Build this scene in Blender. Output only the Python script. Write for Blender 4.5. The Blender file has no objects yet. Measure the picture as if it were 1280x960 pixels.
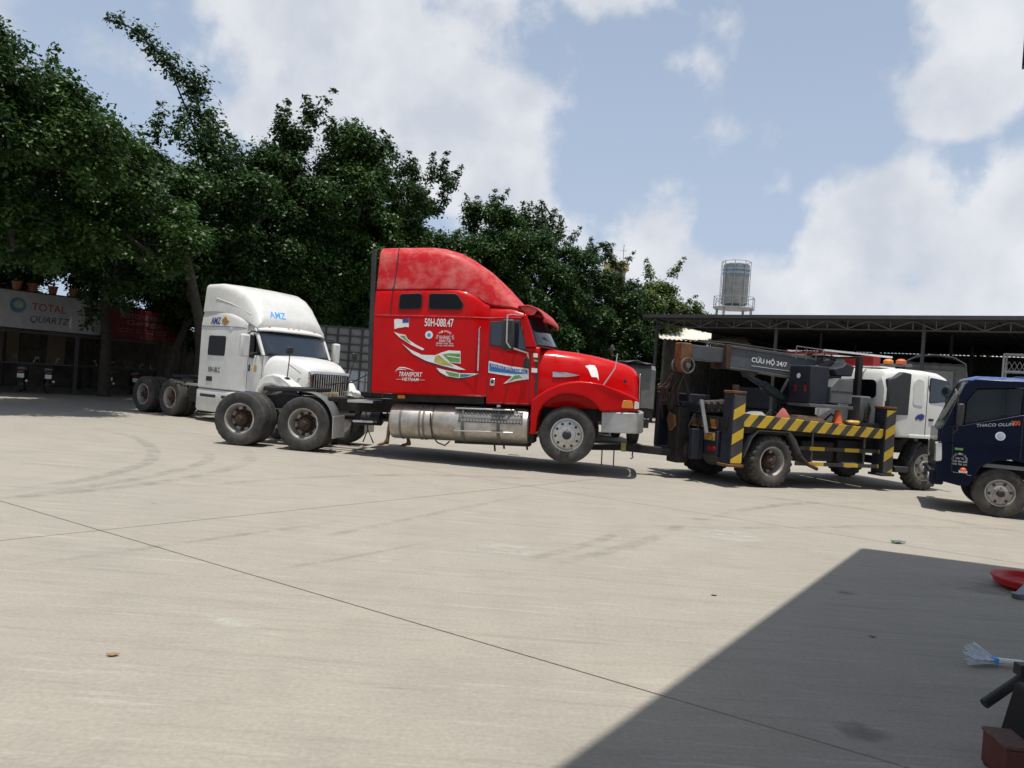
import bpy, bmesh, math, random
import numpy as np
from mathutils import Vector, Matrix
R = math.radians
random.seed(7)
scene = bpy.context.scene
COL = scene.collection

# ------------------------------------------------------------------ camera, sky, sun, exposure
cam_d = bpy.data.cameras.new('camera'); cam = bpy.data.objects.new('camera', cam_d); COL.objects.link(cam)
cam_d.sensor_width = 36; cam_d.lens = 36 * 962 / 1280; cam_d.clip_end = 3000; cam_d.clip_start = .05
cam.matrix_world = Matrix.Translation((0, 0, 1.6)) @ Matrix.Rotation(R(90 - .18), 4, 'X') @ Matrix.Rotation(R(4.2), 4, 'Z')
scene.camera = cam
scene.view_settings.view_transform = 'Standard'; scene.view_settings.look = 'None'
scene.view_settings.exposure = 0.0; scene.view_settings.gamma = 1.0
scene.cycles.max_bounces = 5; scene.cycles.diffuse_bounces = 2; scene.cycles.glossy_bounces = 2; scene.cycles.transparent_max_bounces = 12
scene.cycles.caustics_reflective = False; scene.cycles.caustics_refractive = False
scene.cycles.use_denoising = True

SUN_EL, SUN_AZ = 82.0, math.atan2(.35, -.94)          # azimuth measured from +Y towards +X
sd = Vector((math.sin(SUN_AZ) * math.cos(R(SUN_EL)), math.cos(SUN_AZ) * math.cos(R(SUN_EL)), math.sin(R(SUN_EL))))
sun_d = bpy.data.lights.new('sun', 'SUN'); sun_d.energy = 4.7; sun_d.angle = R(.55); sun_d.color = (1, .955, .88)
sun = bpy.data.objects.new('sun', sun_d); COL.objects.link(sun)
sun.rotation_euler = sd.to_track_quat('Z', 'Y').to_euler(); sun.location = (0, 0, 40)

def world():
    w = bpy.data.worlds.new('World'); scene.world = w; w.use_nodes = True
    nt = w.node_tree; nt.nodes.clear(); N = nt.nodes.new; L = nt.links.new
    out = N('ShaderNodeOutputWorld'); bg = N('ShaderNodeBackground'); bg.inputs['Strength'].default_value = .103
    sky = N('ShaderNodeTexSky'); sky.sky_type = 'NISHITA'; sky.sun_disc = False
    sky.sun_elevation = R(SUN_EL); sky.sun_rotation = SUN_AZ; sky.air_density = 1.0; sky.dust_density = 2.5; sky.ozone_density = 1.2
    tc = N('ShaderNodeTexCoord')
    def math_(op, a, b=None, clamp=False):
        n = N('ShaderNodeMath'); n.operation = op; n.use_clamp = clamp
        for i, q in enumerate((a, b)):
            if q is None: continue
            if isinstance(q, (int, float)): n.inputs[i].default_value = q
            else: L(q, n.inputs[i])
        return n.outputs[0]
    nz = N('ShaderNodeTexNoise'); nz.inputs['Scale'].default_value = 7.5; nz.inputs['Detail'].default_value = 12; nz.inputs['Roughness'].default_value = .56
    L(tc.outputs['Generated'], nz.inputs['Vector'])
    # cloud masses: direction (x, z), extent (rx, rz), weight
    blobs = [(-.24, .30, .12, .10, .9), (-.15, .42, .15, .07, .8), (.62, .10, .35, .14, .85), (.38, .13, .13, .10, .8), (.24, .09, .16, .09, .7), (-.2, .36, .17, .13, 1.0), (-.10, .30, .13, .10, .95), (-.30, .43, .12, .09, .8), (-.03, .26, .09, .12, .6),
             (.09, .46, .06, .035, .8), (.50, .45, .10, .09, .95), (.57, .40, .10, .08, .9), (.47, .34, .06, .05, .8), (.60, .34, .05, .03, .6),
             (.42, .20, .09, .09, 1.0), (.55, .17, .14, .13, 1.0), (.68, .20, .14, .12, 1.0), (.50, .06, .3, .12, .75), (.30, .12, .12, .09, .8),
             (.17, .16, .10, .09, .5), (.02, .20, .09, .07, .55), (-.5, .40, .14, .07, .45), (.85, .3, .2, .2, .7), (-.9, .35, .25, .2, .7)]
    acc = None
    for (x, z, rx, rz, wt) in blobs:
        vm = N('ShaderNodeVectorMath'); vm.operation = 'MULTIPLY_ADD'
        L(tc.outputs['Generated'], vm.inputs[0])
        vm.inputs[1].default_value = (1 / rx, 0, 1 / rz); vm.inputs[2].default_value = (-x / rx, 0, -z / rz)
        ln = N('ShaderNodeVectorMath'); ln.operation = 'LENGTH'; L(vm.outputs[0], ln.inputs[0])
        q = math_('MULTIPLY', math_('SUBTRACT', 1.25, ln.outputs['Value'], True), wt)
        acc = q if acc is None else math_('MAXIMUM', acc, q)
    dens = math_('ADD', acc, math_('MULTIPLY', math_('SUBTRACT', nz.outputs['Fac'], .47), 2.3))
    mr = N('ShaderNodeMapRange'); mr.interpolation_type = 'SMOOTHSTEP'
    L(dens, mr.inputs['Value']); mr.inputs['From Min'].default_value = .20; mr.inputs['From Max'].default_value = .60
    mr.inputs['To Max'].default_value = .92
    # cloud body: brighter where thick at the top, greyer where dense
    n2 = N('ShaderNodeTexNoise'); n2.inputs['Scale'].default_value = 9; n2.inputs['Detail'].default_value = 6
    L(tc.outputs['Generated'], n2.inputs['Vector'])
    cr = N('ShaderNodeMix'); cr.data_type = 'RGBA'; L(n2.outputs['Fac'], cr.inputs['Factor'])
    cr.inputs['A'].default_value = (6.0, 6.4, 7.1, 1); cr.inputs['B'].default_value = (8.2, 8.3, 8.6, 1); cm = N('ShaderNodeMapRange'); cm.inputs['From Min'].default_value = .36; cm.inputs['From Max'].default_value = .64; L(n2.outputs['Fac'], cm.inputs['Value']); L(cm.outputs[0], cr.inputs['Factor'])
    # hazy, milky blue air of a humid day, weighted to the horizon
    hz = N('ShaderNodeMix'); hz.data_type = 'RGBA'; L(sky.outputs[0], hz.inputs['A']); hz.inputs['B'].default_value = (5.0, 6.05, 7.7, 1)
    sx_ = N('ShaderNodeSeparateXYZ'); L(tc.outputs['Generated'], sx_.inputs[0]); el = N('ShaderNodeMapRange'); L(sx_.outputs['Z'], el.inputs['Value']); el.inputs['From Min'].default_value = 0; el.inputs['From Max'].default_value = .5; el.inputs['To Min'].default_value = .95; el.inputs['To Max'].default_value = .55; L(el.outputs[0], hz.inputs['Factor'])
    mx = N('ShaderNodeMix'); mx.data_type = 'RGBA'; L(mr.outputs[0], mx.inputs['Factor']); L(hz.outputs['Result'], mx.inputs['A']); L(cr.outputs['Result'], mx.inputs['B'])
    L(mx.outputs['Result'], bg.inputs['Color']); L(bg.outputs[0], out.inputs['Surface'])
world()

# ------------------------------------------------------------------ mesh helpers
class MB:
    def __init__(s): s.v = []; s.f = []; s.m = []; s.mi = 0
    def add(s, vs, fs):
        b = len(s.v); s.v += [tuple(p) for p in vs]
        for f in fs: s.f.append([b + i for i in f]); s.m.append(s.mi)
        return s
    def mat(s, i): s.mi = i; return s
    def bx(s, x0, x1, y0, y1, z0, z1):
        return s.add([(x0, y0, z0), (x1, y0, z0), (x1, y1, z0), (x0, y1, z0), (x0, y0, z1), (x1, y0, z1), (x1, y1, z1), (x0, y1, z1)],
                     [(0, 3, 2, 1), (4, 5, 6, 7), (0, 1, 5, 4), (1, 2, 6, 5), (2, 3, 7, 6), (3, 0, 4, 7)])
    def bar(s, p0, p1, w, h, up=(0, 0, 1)):
        p0, p1 = Vector(p0), Vector(p1); d = (p1 - p0).normalized(); u = Vector(up)
        if abs(d.dot(u)) > .97: u = Vector((1, 0, 0))
        a = d.cross(u).normalized() * w / 2; b = a.cross(d).normalized() * h / 2
        vs = [p + sa * a + sb * b for p in (p0, p1) for sa, sb in ((-1, -1), (1, -1), (1, 1), (-1, 1))]
        return s.add(vs, [(0, 3, 2, 1), (4, 5, 6, 7), (0, 1, 5, 4), (1, 2, 6, 5), (2, 3, 7, 6), (3, 0, 4, 7)])
    def prism(s, poly, ax, a, b):
        n = len(poly)
        def P(p, t): return {'y': (p[0], t, p[1]), 'x': (t, p[0], p[1]), 'z': (p[0], p[1], t)}[ax]
        return s.add([P(p, a) for p in poly] + [P(p, b) for p in poly],
                     [list(range(n)), list(range(2 * n - 1, n - 1, -1))] + [(i, (i + 1) % n, n + (i + 1) % n, n + i) for i in range(n)])
    def rings(s, rs, caps=True, closed=True):
        n = len(rs[0]); vs = [p for r in rs for p in r]; fs = []
        for k in range(len(rs) - 1):
            for i in range(n if closed else n - 1):
                j = (i + 1) % n; fs.append((k * n + i, k * n + j, (k + 1) * n + j, (k + 1) * n + i))
        if caps: fs += [list(range(n))[::-1], list(range((len(rs) - 1) * n, len(rs) * n))]
        return s.add(vs, fs)
    def cyl(s, p0, p1, r0, r1=None, n=14, caps=True):
        return s.tube([p0, p1], [r0, r0 if r1 is None else r1], n, caps)
    def tube(s, pts, r, n=8, caps=True):
        pts = [Vector(p) for p in pts]
        if not isinstance(r, (list, tuple)): r = [r] * len(pts)
        rs = []; u = None
        for i, p in enumerate(pts):
            d = (pts[min(i + 1, len(pts) - 1)] - pts[max(i - 1, 0)]).normalized()
            if u is None:
                u = d.orthogonal().normalized()
            u = (u - d * u.dot(d)); u = u.normalized() if u.length > 1e-6 else d.orthogonal().normalized(); w = d.cross(u)
            rs.append([p + r[i] * (math.cos(2 * math.pi * k / n) * u + math.sin(2 * math.pi * k / n) * w) for k in range(n)])
        return s.rings(rs, caps)
    def lathe(s, prof, c=(0, 0, 0), ax='y', n=32, closed=False, mod=None):
        rs = []
        for q, (r, t) in enumerate(prof):
            ring = []
            for k in range(n):
                a = 2 * math.pi * k / n; rr = r + (mod(q, k) if mod else 0)
                p = {'y': (rr * math.cos(a), t, rr * math.sin(a)), 'z': (rr * math.cos(a), rr * math.sin(a), t), 'x': (t, rr * math.cos(a), rr * math.sin(a))}[ax]
                ring.append((p[0] + c[0], p[1] + c[1], p[2] + c[2]))
            rs.append(ring)
        if closed: rs.append(rs[0]); return s.rings(rs, False)
        return s.rings(rs, True)
    def grid(s, fn, nu, nv):
        vs = [fn(i / nu, j / nv) for j in range(nv + 1) for i in range(nu + 1)]
        return s.add(vs, [(j * (nu + 1) + i, j * (nu + 1) + i + 1, (j + 1) * (nu + 1) + i + 1, (j + 1) * (nu + 1) + i) for j in range(nv) for i in range(nu)])
    def warp(s, fn): s.v = [tuple(fn(*p)) for p in s.v]; return s
    def mesh(s, name, mats, sm=38):
        me = bpy.data.meshes.new(name); me.from_pydata(s.v, [], s.f)
        for m in mats: me.materials.append(m)
        me.polygons.foreach_set('material_index', s.m)
        bm = bmesh.new(); bm.from_mesh(me); bmesh.ops.remove_doubles(bm, verts=bm.verts, dist=1e-5)
        bmesh.ops.recalc_face_normals(bm, faces=bm.faces); bm.to_mesh(me); bm.free()
        if sm: me.shade_smooth(); me.set_sharp_from_angle(angle=R(sm))
        return me
    def build(s, name, mats, parent=None, bev=0, seg=2, sm=38, solid=0, loc=None, rot=None):
        if not isinstance(mats, (list, tuple)): mats = [mats]
        return obj(name, s.mesh(name, mats, sm), parent, bev, seg, solid, loc, rot)

def obj(name, me, parent=None, bev=0, seg=2, solid=0, loc=None, rot=None):
    o = bpy.data.objects.new(name, me); COL.objects.link(o); o.parent = parent
    if loc is not None: o.location = loc
    if rot is not None: o.rotation_euler = rot
    if solid:
        m = o.modifiers.new('solid', 'SOLIDIFY'); m.thickness = solid; m.offset = 0
    if bev:
        m = o.modifiers.new('bevel', 'BEVEL'); m.width = bev; m.segments = seg; m.limit_method = 'ANGLE'; m.angle_limit = R(30)
    return o

def tag(o, label=None, cat=None, group=None, kind=None):
    if label: o['label'] = label
    if cat: o['category'] = cat
    if group: o['group'] = group
    if kind: o['kind'] = kind
    return o

def thing(name, label, cat, loc=(0, 0, 0), rz=0, group=None, ry=0):
    o = bpy.data.objects.new(name, None); COL.objects.link(o); o.empty_display_size = .2
    o.matrix_world = Matrix.Translation(loc) @ Matrix.Rotation(R(rz), 4, 'Z') @ Matrix.Rotation(R(ry), 4, 'Y')
    return tag(o, label, cat, group)

def copy_tree(o, parent=None):
    c = o.copy(); COL.objects.link(c)
    if parent is not None: c.parent = parent
    for ch in list(o.children): copy_tree(ch, c)
    return c

def bez(p0, p1, p2, n=6):
    return [tuple((1 - t) ** 2 * a + 2 * t * (1 - t) * b + t * t * c for a, b, c in zip(p0, p1, p2)) for t in [i / (n - 1) for i in range(n)]]

def sect(x, hb, ht, z0, zs, z1, r, crown=.02):
    """closed vehicle cross-section at station x: half widths hb (below zs) and ht (at top z1), rounded top corners"""
    sd_ = Vector((hb - ht, zs - z1)); ln = max(sd_.length, 1e-4); t = min(.9, r / ln)
    p0 = (ht + (hb - ht) * t, z1 + (zs - z1) * t)
    half = [(hb * .975, z0), (hb, z0 + .03), (hb, (z0 + zs) / 2), (hb, zs - .001)] + bez(p0, (ht, z1), (ht - r, z1 + crown * .3)) + [((ht - r) * .5, z1 + crown * .85)]
    full = half + [(0, z1 + crown)] + [(-y, z) for y, z in reversed(half)]
    return [(x, y, z) for y, z in full]

def text_mb(mb, s, width, height, o, xd, yd, shear=0, align='C', space=1.0, bold=0):
    cu = bpy.data.curves.new('txt', 'FONT'); cu.body = s; cu.size = 1; cu.extrude = .01; cu.shear = shear; cu.space_character = space; cu.resolution_u = 3
    cu.offset = bold
    ob = bpy.data.objects.new('txt', cu); COL.objects.link(ob)
    bpy.context.view_layer.update()
    me = bpy.data.meshes.new_from_object(ob)
    vs = np.array([v.co[:] for v in me.vertices]) if len(me.vertices) else np.zeros((0, 3))
    if len(vs):
        mn, mxx = vs.min(0), vs.max(0)
        sx = width / (mxx[0] - mn[0]); sy = height / (mxx[1] - mn[1]) if height else sx
        cx = {'C': (mn[0] + mxx[0]) / 2, 'L': mn[0]}[align]; cy = (mn[1] + mxx[1]) / 2
        xd, yd = Vector(xd).normalized(), Vector(yd).normalized(); nd = xd.cross(yd)
        pts = [Vector(o) + xd * ((p[0] - cx) * sx) + yd * ((p[1] - cy) * sy) + nd * (.002 if p[2] > 0 else -.001) for p in vs]
        mb.add(pts, [list(p.vertices) for p in me.polygons])
    bpy.data.objects.remove(ob); bpy.data.curves.remove(cu); bpy.data.meshes.remove(me)
    return mb

def text(s, mat, parent, o, width, height, xd=(1, 0, 0), yd=(0, 0, 1), name='lettering', **k):
    return text_mb(MB(), s, width, height, o, xd, yd, **k).build(name, mat, parent, sm=0)

def project(mb, target, d):
    from mathutils.bvhtree import BVHTree
    me = target.data; t = BVHTree.FromPolygons([v.co[:] for v in me.vertices], [list(p.vertices) for p in me.polygons]); d = Vector(d); out = []
    for p in mb.v:
        h = t.ray_cast(Vector(p) - d * .5, d); out.append(tuple((h[0] - d * .004) if h[0] is not None else p))
    mb.v = out; return mb

def arc_text(mb, s, c, rad, a0, a1, h, xd=(1, 0, 0), yd=(0, 0, 1)):
    xd, yd = Vector(xd), Vector(yd); n = len(s)
    for i, ch in enumerate(s):
        if ch == ' ': continue
        a = R(a0 + (a1 - a0) * (i / (n - 1))); p = Vector(c) + xd * (rad * math.cos(a)) + yd * (rad * math.sin(a))
        up = xd * math.cos(a) + yd * math.sin(a); rt = xd * math.sin(a) - yd * math.cos(a)
        text_mb(mb, ch, h * .75, h, p, rt, up)
    return mb

# ------------------------------------------------------------------ materials
def mat(name, col, rough=.5, metal=0, var=.12, scale=4, bump=0, bscale=40, coat=0, dust=0, dcol=(.30, .26, .20), dscale=2.2, spec=.5, world=False):
    m = bpy.data.materials.new(name); m.use_nodes = True; nt = m.node_tree; N = nt.nodes.new; L = nt.links.new
    b = nt.nodes['Principled BSDF']; b.inputs['Roughness'].default_value = rough; b.inputs['Metallic'].default_value = metal
    b.inputs['Specular IOR Level'].default_value = spec
    if coat: b.inputs['Coat Weight'].default_value = coat; b.inputs['Coat Roughness'].default_value = .12
    if world: src = N('ShaderNodeNewGeometry').outputs['Position']
    else: src = N('ShaderNodeTexCoord').outputs['Object']
    nz = N('ShaderNodeTexNoise'); nz.inputs['Scale'].default_value = scale; nz.inputs['Detail'].default_value = 6; nz.inputs['Roughness'].default_value = .65
    L(src, nz.inputs['Vector'])
    mr = N('ShaderNodeMapRange'); L(nz.outputs['Fac'], mr.inputs['Value']); mr.inputs['From Min'].default_value = .3; mr.inputs['From Max'].default_value = .7
    mr.inputs['To Min'].default_value = 1 - var; mr.inputs['To Max'].default_value = 1 + var
    mx = N('ShaderNodeMix'); mx.data_type = 'RGBA'; mx.blend_type = 'MULTIPLY'; mx.inputs['Factor'].default_value = 1
    mx.inputs['A'].default_value = (*col, 1); L(mr.outputs[0], mx.inputs['B']); out = mx.outputs['Result']
    if dust:
        n2 = N('ShaderNodeTexNoise'); n2.inputs['Scale'].default_value = dscale; n2.inputs['Detail'].default_value = 8; n2.inputs['Roughness'].default_value = .7
        L(src, n2.inputs['Vector']); r2 = N('ShaderNodeMapRange'); L(n2.outputs['Fac'], r2.inputs['Value'])
        r2.inputs['From Min'].default_value = .42; r2.inputs['From Max'].default_value = .72; r2.inputs['To Max'].default_value = dust
        m2 = N('ShaderNodeMix'); m2.data_type = 'RGBA'; L(r2.outputs[0], m2.inputs['Factor']); L(out, m2.inputs['A']); m2.inputs['B'].default_value = (*dcol, 1); out = m2.outputs['Result']
        r3 = N('ShaderNodeMapRange'); L(r2.outputs[0], r3.inputs['Value']); r3.inputs['From Max'].default_value = max(dust, .01); r3.inputs['To Min'].default_value = rough; r3.inputs['To Max'].default_value = max(rough, .75)
        L(r3.outputs[0], b.inputs['Roughness'])
    L(out, b.inputs['Base Color'])
    if bump:
        n3 = N('ShaderNodeTexNoise'); n3.inputs['Scale'].default_value = bscale; n3.inputs['Detail'].default_value = 4; L(src, n3.inputs['Vector'])
        bp = N('ShaderNodeBump'); bp.inputs['Strength'].default_value = bump; bp.inputs['Distance'].default_value = .02; L(n3.outputs['Fac'], bp.inputs['Height']); L(bp.outputs[0], b.inputs['Normal'])
    return m

def stripe_mat(name, c1, c2, vec, period, duty=.5, dust=.25):
    m = mat(name, c1, .55, var=.15, dust=dust); nt = m.node_tree; N = nt.nodes.new; L = nt.links.new
    tc = N('ShaderNodeTexCoord'); dp = N('ShaderNodeVectorMath'); dp.operation = 'DOT_PRODUCT'; L(tc.outputs['Object'], dp.inputs[0]); dp.inputs[1].default_value = tuple(q / period for q in vec)
    fr = N('ShaderNodeMath'); fr.operation = 'FRACT'; L(dp.outputs['Value'], fr.inputs[0])
    gt = N('ShaderNodeMath'); gt.operation = 'GREATER_THAN'; L(fr.outputs[0], gt.inputs[0]); gt.inputs[1].default_value = duty
    mx = N('ShaderNodeMix'); mx.data_type = 'RGBA'; L(gt.outputs[0], mx.inputs['Factor']); mx.inputs['A'].default_value = (*c1, 1); mx.inputs['B'].default_value = (*c2, 1)
    tgt = [n for n in nt.nodes if n.type == 'MIX' and n.blend_type == 'MULTIPLY'][0]
    L(mx.outputs['Result'], tgt.inputs['A'])
    return m

def glass_mat(name, tint, alpha):
    m = bpy.data.materials.new(name); m.use_nodes = True; nt = m.node_tree; nt.nodes.clear(); N = nt.nodes.new; L = nt.links.new
    o = N('ShaderNodeOutputMaterial'); t = N('ShaderNodeBsdfTransparent'); t.inputs[0].default_value = (*tint, 1)
    p = N('ShaderNodeBsdfPrincipled'); p.inputs['Base Color'].default_value = (.03, .035, .04, 1); p.inputs['Roughness'].default_value = .06
    mx = N('ShaderNodeMixShader'); mx.inputs[0].default_value = alpha; L(t.outputs[0], mx.inputs[1]); L(p.outputs[0], mx.inputs[2]); L(mx.outputs[0], o.inputs['Surface'])
    return m

M = {}
M['red'] = mat('red_paint', (.50, .0012, .002), .24, var=.08, scale=2, dust=.05, dcol=(.42, .10, .08), spec=.1, coat=.22)
M['red_faded'] = mat('faded_red_paint', (.47, .014, .017), .36, var=.08, scale=3, dust=.6, dcol=(.60, .24, .22), dscale=3.2, spec=.15)
M['white'] = mat('white_paint', (.64, .64, .615), .3, var=.06, coat=.3, dust=.5, dcol=(.42, .39, .33), dscale=1.6)
M['hino_white'] = mat('cream_white_paint', (.74, .73, .68), .3, var=.05, coat=.4, dust=.25, dcol=(.5, .46, .38))
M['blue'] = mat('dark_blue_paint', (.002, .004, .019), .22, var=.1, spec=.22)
M['blue_roof'] = mat('sunlit_roof_blue', (.02, .06, .24), .3, var=.1, coat=.4, dust=.2)  # lighter copy of the body blue; overhead sun is put into its colour
M['rubber'] = mat('tyre_rubber', (.030, .029, .028), .85, var=.25, scale=9, bump=.25, bscale=60, dust=.7, dcol=(.11, .10, .085), dscale=4)
M['rubber_dusty'] = mat('dusty_tyre_rubber', (.035, .033, .030), .9, var=.25, scale=9, bump=.3, bscale=60, dust=.8, dcol=(.11, .095, .078), dscale=4)
M['alu'] = mat('aluminium', (.56, .55, .53), .34, 1, var=.15, dust=.45, dcol=(.30, .27, .22))
M['steel_rim'] = mat('dirty_steel_rim', (.42, .40, .37), .5, .4, var=.25, dust=.7, dcol=(.17, .13, .09), dscale=6)
M['rust'] = mat('rusty_iron', (.055, .030, .019), .85, var=.4, scale=8, bump=.3, dust=.5, dcol=(.03, .026, .023), dscale=6)
M['black'] = mat('black_metal', (.018, .018, .019), .55, var=.3, dust=.4, dcol=(.07, .06, .05))
M['chassis'] = mat('greasy_chassis', (.018, .017, .016), .65, var=.4, scale=7, dust=.5, dcol=(.07, .06, .05), spec=.3)
M['dark_plastic'] = mat('dark_plastic', (.02, .021, .023), .5, var=.2, dust=.3, dcol=(.07, .065, .06))
M['glass'] = mat('dark_glass', (.016, .024, .034), .05, var=.2, spec=.8)
M['tint'] = mat('tinted_glass', (.006, .006, .007), .2, var=.2, spec=.2)
M['chrome'] = mat('worn_chrome', (.66, .66, .65), .18, 1, var=.1, dust=.25)
M['tank'] = mat('weathered_tank_metal', (.50, .47, .42), .38, .85, var=.25, scale=5, dust=.75, dcol=(.24, .19, .13), dscale=3)
M['bumper'] = mat('dull_bumper', (.40, .40, .40), .45, .5, var=.2, dust=.5)
M['amber'] = mat('amber_lens', (.65, .22, .03), .25, var=.1)
M['lens'] = mat('clear_lens', (.62, .62, .58), .12, var=.1)
M['redlens'] = mat('red_lens', (.26, .012, .01), .25, var=.1)
M['wsticker'] = mat('white_print', (.78, .78, .76), .5, var=.12, scale=20)
M['navy'] = mat('navy_print', (.03, .05, .25), .5, var=.1)
M['sky_print'] = mat('light_blue_print', (.05, .30, .72), .5, var=.1)
M['banner_blue'] = mat('banner_blue_print', (.03, .15, .42), .5, var=.15)
M['green_print'] = mat('green_print', (.12, .32, .08), .5, var=.3, scale=12)
M['teal_print'] = mat('teal_print', (.02, .20, .22), .5, var=.3, scale=12)
M['yellow_print'] = mat('olive_print', (.42, .38, .10), .5, var=.3, scale=14)
M['black_print'] = mat('black_print', (.02, .02, .03), .5)
M['gold'] = mat('gold_print', (.38, .20, .05), .5)
M['plate_y'] = mat('yellow_plate', (.55, .33, .06), .5, var=.15, dust=.3)
M['plate_brown'] = mat('weathered_plate', (.45, .33, .20), .6, var=.2, dust=.5)
M['plate_w'] = mat('white_plate', (.75, .75, .75), .4)
M['crane'] = mat('crane_grey', (.075, .083, .094), .5, var=.25, dust=.45, dcol=(.12, .115, .105), spec=.3)
M['crane_dark'] = mat('crane_dark_blue', (.020, .023, .034), .45, var=.2, dust=.3, dcol=(.05, .05, .052), spec=.3)
M['crane_light'] = mat('crane_light_grey', (.13, .135, .14), .55, var=.2, dust=.5, dcol=(.08, .075, .065), spec=.3)
M['orange'] = mat('orange_paint', (.62, .10, .02), .5, var=.2, dust=.2)
M['orange_rust'] = mat('rusty_orange_paint', (.17, .068, .018), .7, var=.4, scale=9, dust=.85, dcol=(.045, .035, .03), dscale=5)
M['wood'] = mat('old_wood', (.24, .17, .11), .8, var=.35, scale=7)
M['hoop'] = mat('pale_hoop_tube', (.35, .35, .35), .5, .3, var=.2)
M['tarp'] = mat('grey_tarpaulin', (.10, .105, .105), .7, var=.2, bump=.4, bscale=6, dust=.3)
M['tarp_dark'] = mat('dark_tarpaulin', (.035, .04, .045), .6, var=.3, bump=.4, bscale=6)
M['dark_steel'] = mat('shade_dark_steel', (.055, .055, .056), .6, .2, var=.25, dust=.3, dcol=(.09, .08, .07))  # steel darkened in its base colour to stand in for shed shade
M['steel'] = mat('grey_steel', (.14, .14, .14), .55, .3, var=.2, dust=.3)
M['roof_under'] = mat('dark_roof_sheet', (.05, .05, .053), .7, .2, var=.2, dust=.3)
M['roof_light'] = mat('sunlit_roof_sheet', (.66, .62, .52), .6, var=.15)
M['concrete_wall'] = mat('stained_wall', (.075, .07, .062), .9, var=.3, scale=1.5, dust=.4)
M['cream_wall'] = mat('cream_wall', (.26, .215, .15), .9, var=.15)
M['galv'] = mat('galvanised', (.36, .37, .38), .45, .4, var=.2, dust=.3)
M['tankwall'] = mat('water_tank_sheet', (.26, .255, .24), .5, .3, var=.2, scale=2)
M['tankblue'] = mat('faded_blue_band', (.22, .33, .40), .5, .2)
M['clay'] = mat('clay_pot', (.24, .09, .045), .8, var=.25)
M['bark'] = mat('bark', (.045, .038, .03), .9, var=.35, scale=6, bump=.5, bscale=14)
M['red_plastic'] = mat('red_plastic', (.45, .012, .015), .4, var=.1)
M['sheet_metal'] = mat('sheet_metal', (.22, .23, .25), .35, .7, var=.2)
M['bristle'] = mat('pale_bristles', (.60, .66, .72), .6, var=.25, scale=30)
M['skin'] = mat('skin', (.34, .17, .10), .55, var=.1, scale=12)
M['shirt'] = mat('grey_shirt', (.15, .17, .2), .9)
M['shorts'] = mat('dark_shorts', (.04, .04, .05), .9)
M['hair'] = mat('black_hair', (.01, .009, .008), .5)
M['sack'] = mat('dirty_cargo_panel', (.22, .23, .225), .75, var=.3, scale=2.5, dust=.5, dcol=(.2, .19, .17))
M['seat'] = mat('seat_vinyl', (.22, .21, .20), .6)
M['interior'] = mat('cab_interior', (.20, .20, .205), .8)
M['soot'] = mat('sooty_black', (.008, .008, .0085), .6, var=.3, spec=.2)
M['dull_print'] = mat('dull_white_print', (.42, .43, .46), .6, var=.15)

def leaf_mat(name, c1, c2, rough=.42):
    m = bpy.data.materials.new(name); m.use_nodes = True; nt = m.node_tree; N = nt.nodes.new; L = nt.links.new
    b = nt.nodes['Principled BSDF']; b.inputs['Roughness'].default_value = rough; b.inputs['Specular IOR Level'].default_value = .26
    g = N('ShaderNodeNewGeometry'); tc = N('ShaderNodeTexCoord'); nz = N('ShaderNodeTexNoise'); nz.inputs['Scale'].default_value = .8; nz.inputs['Detail'].default_value = 3
    L(g.outputs['Position'], nz.inputs['Vector'])
    a = N('ShaderNodeMath'); a.operation = 'ADD'; L(g.outputs['Random Per Island'], a.inputs[0]); L(nz.outputs['Fac'], a.inputs[1])
    mr = N('ShaderNodeMapRange'); L(a.outputs[0], mr.inputs['Value']); mr.inputs['From Min'].default_value = .35; mr.inputs['From Max'].default_value = 1.6
    mx = N('ShaderNodeMix'); mx.data_type = 'RGBA'; L(mr.outputs[0], mx.inputs['Factor']); mx.inputs['A'].default_value = (*c1, 1); mx.inputs['B'].default_value = (*c2, 1)
    L(mx.outputs['Result'], b.inputs['Base Color'])
    tr = N('ShaderNodeBsdfTranslucent'); L(mx.outputs['Result'], tr.inputs['Color']); ms = N('ShaderNodeMixShader'); ms.inputs[0].default_value = .22
    L(b.outputs[0], ms.inputs[1]); L(tr.outputs[0], ms.inputs[2]); L(ms.outputs[0], nt.nodes['Material Output'].inputs['Surface'])
    return m
M['leaf'] = leaf_mat('ficus_leaf', (.008, .020, .006), (.046, .105, .020))
M['leaf_mid'] = leaf_mat('broad_leaf', (.010, .027, .006), (.060, .128, .022))
M['leaf_light'] = leaf_mat('light_leaf', (.05, .085, .018), (.13, .18, .04))

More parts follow.
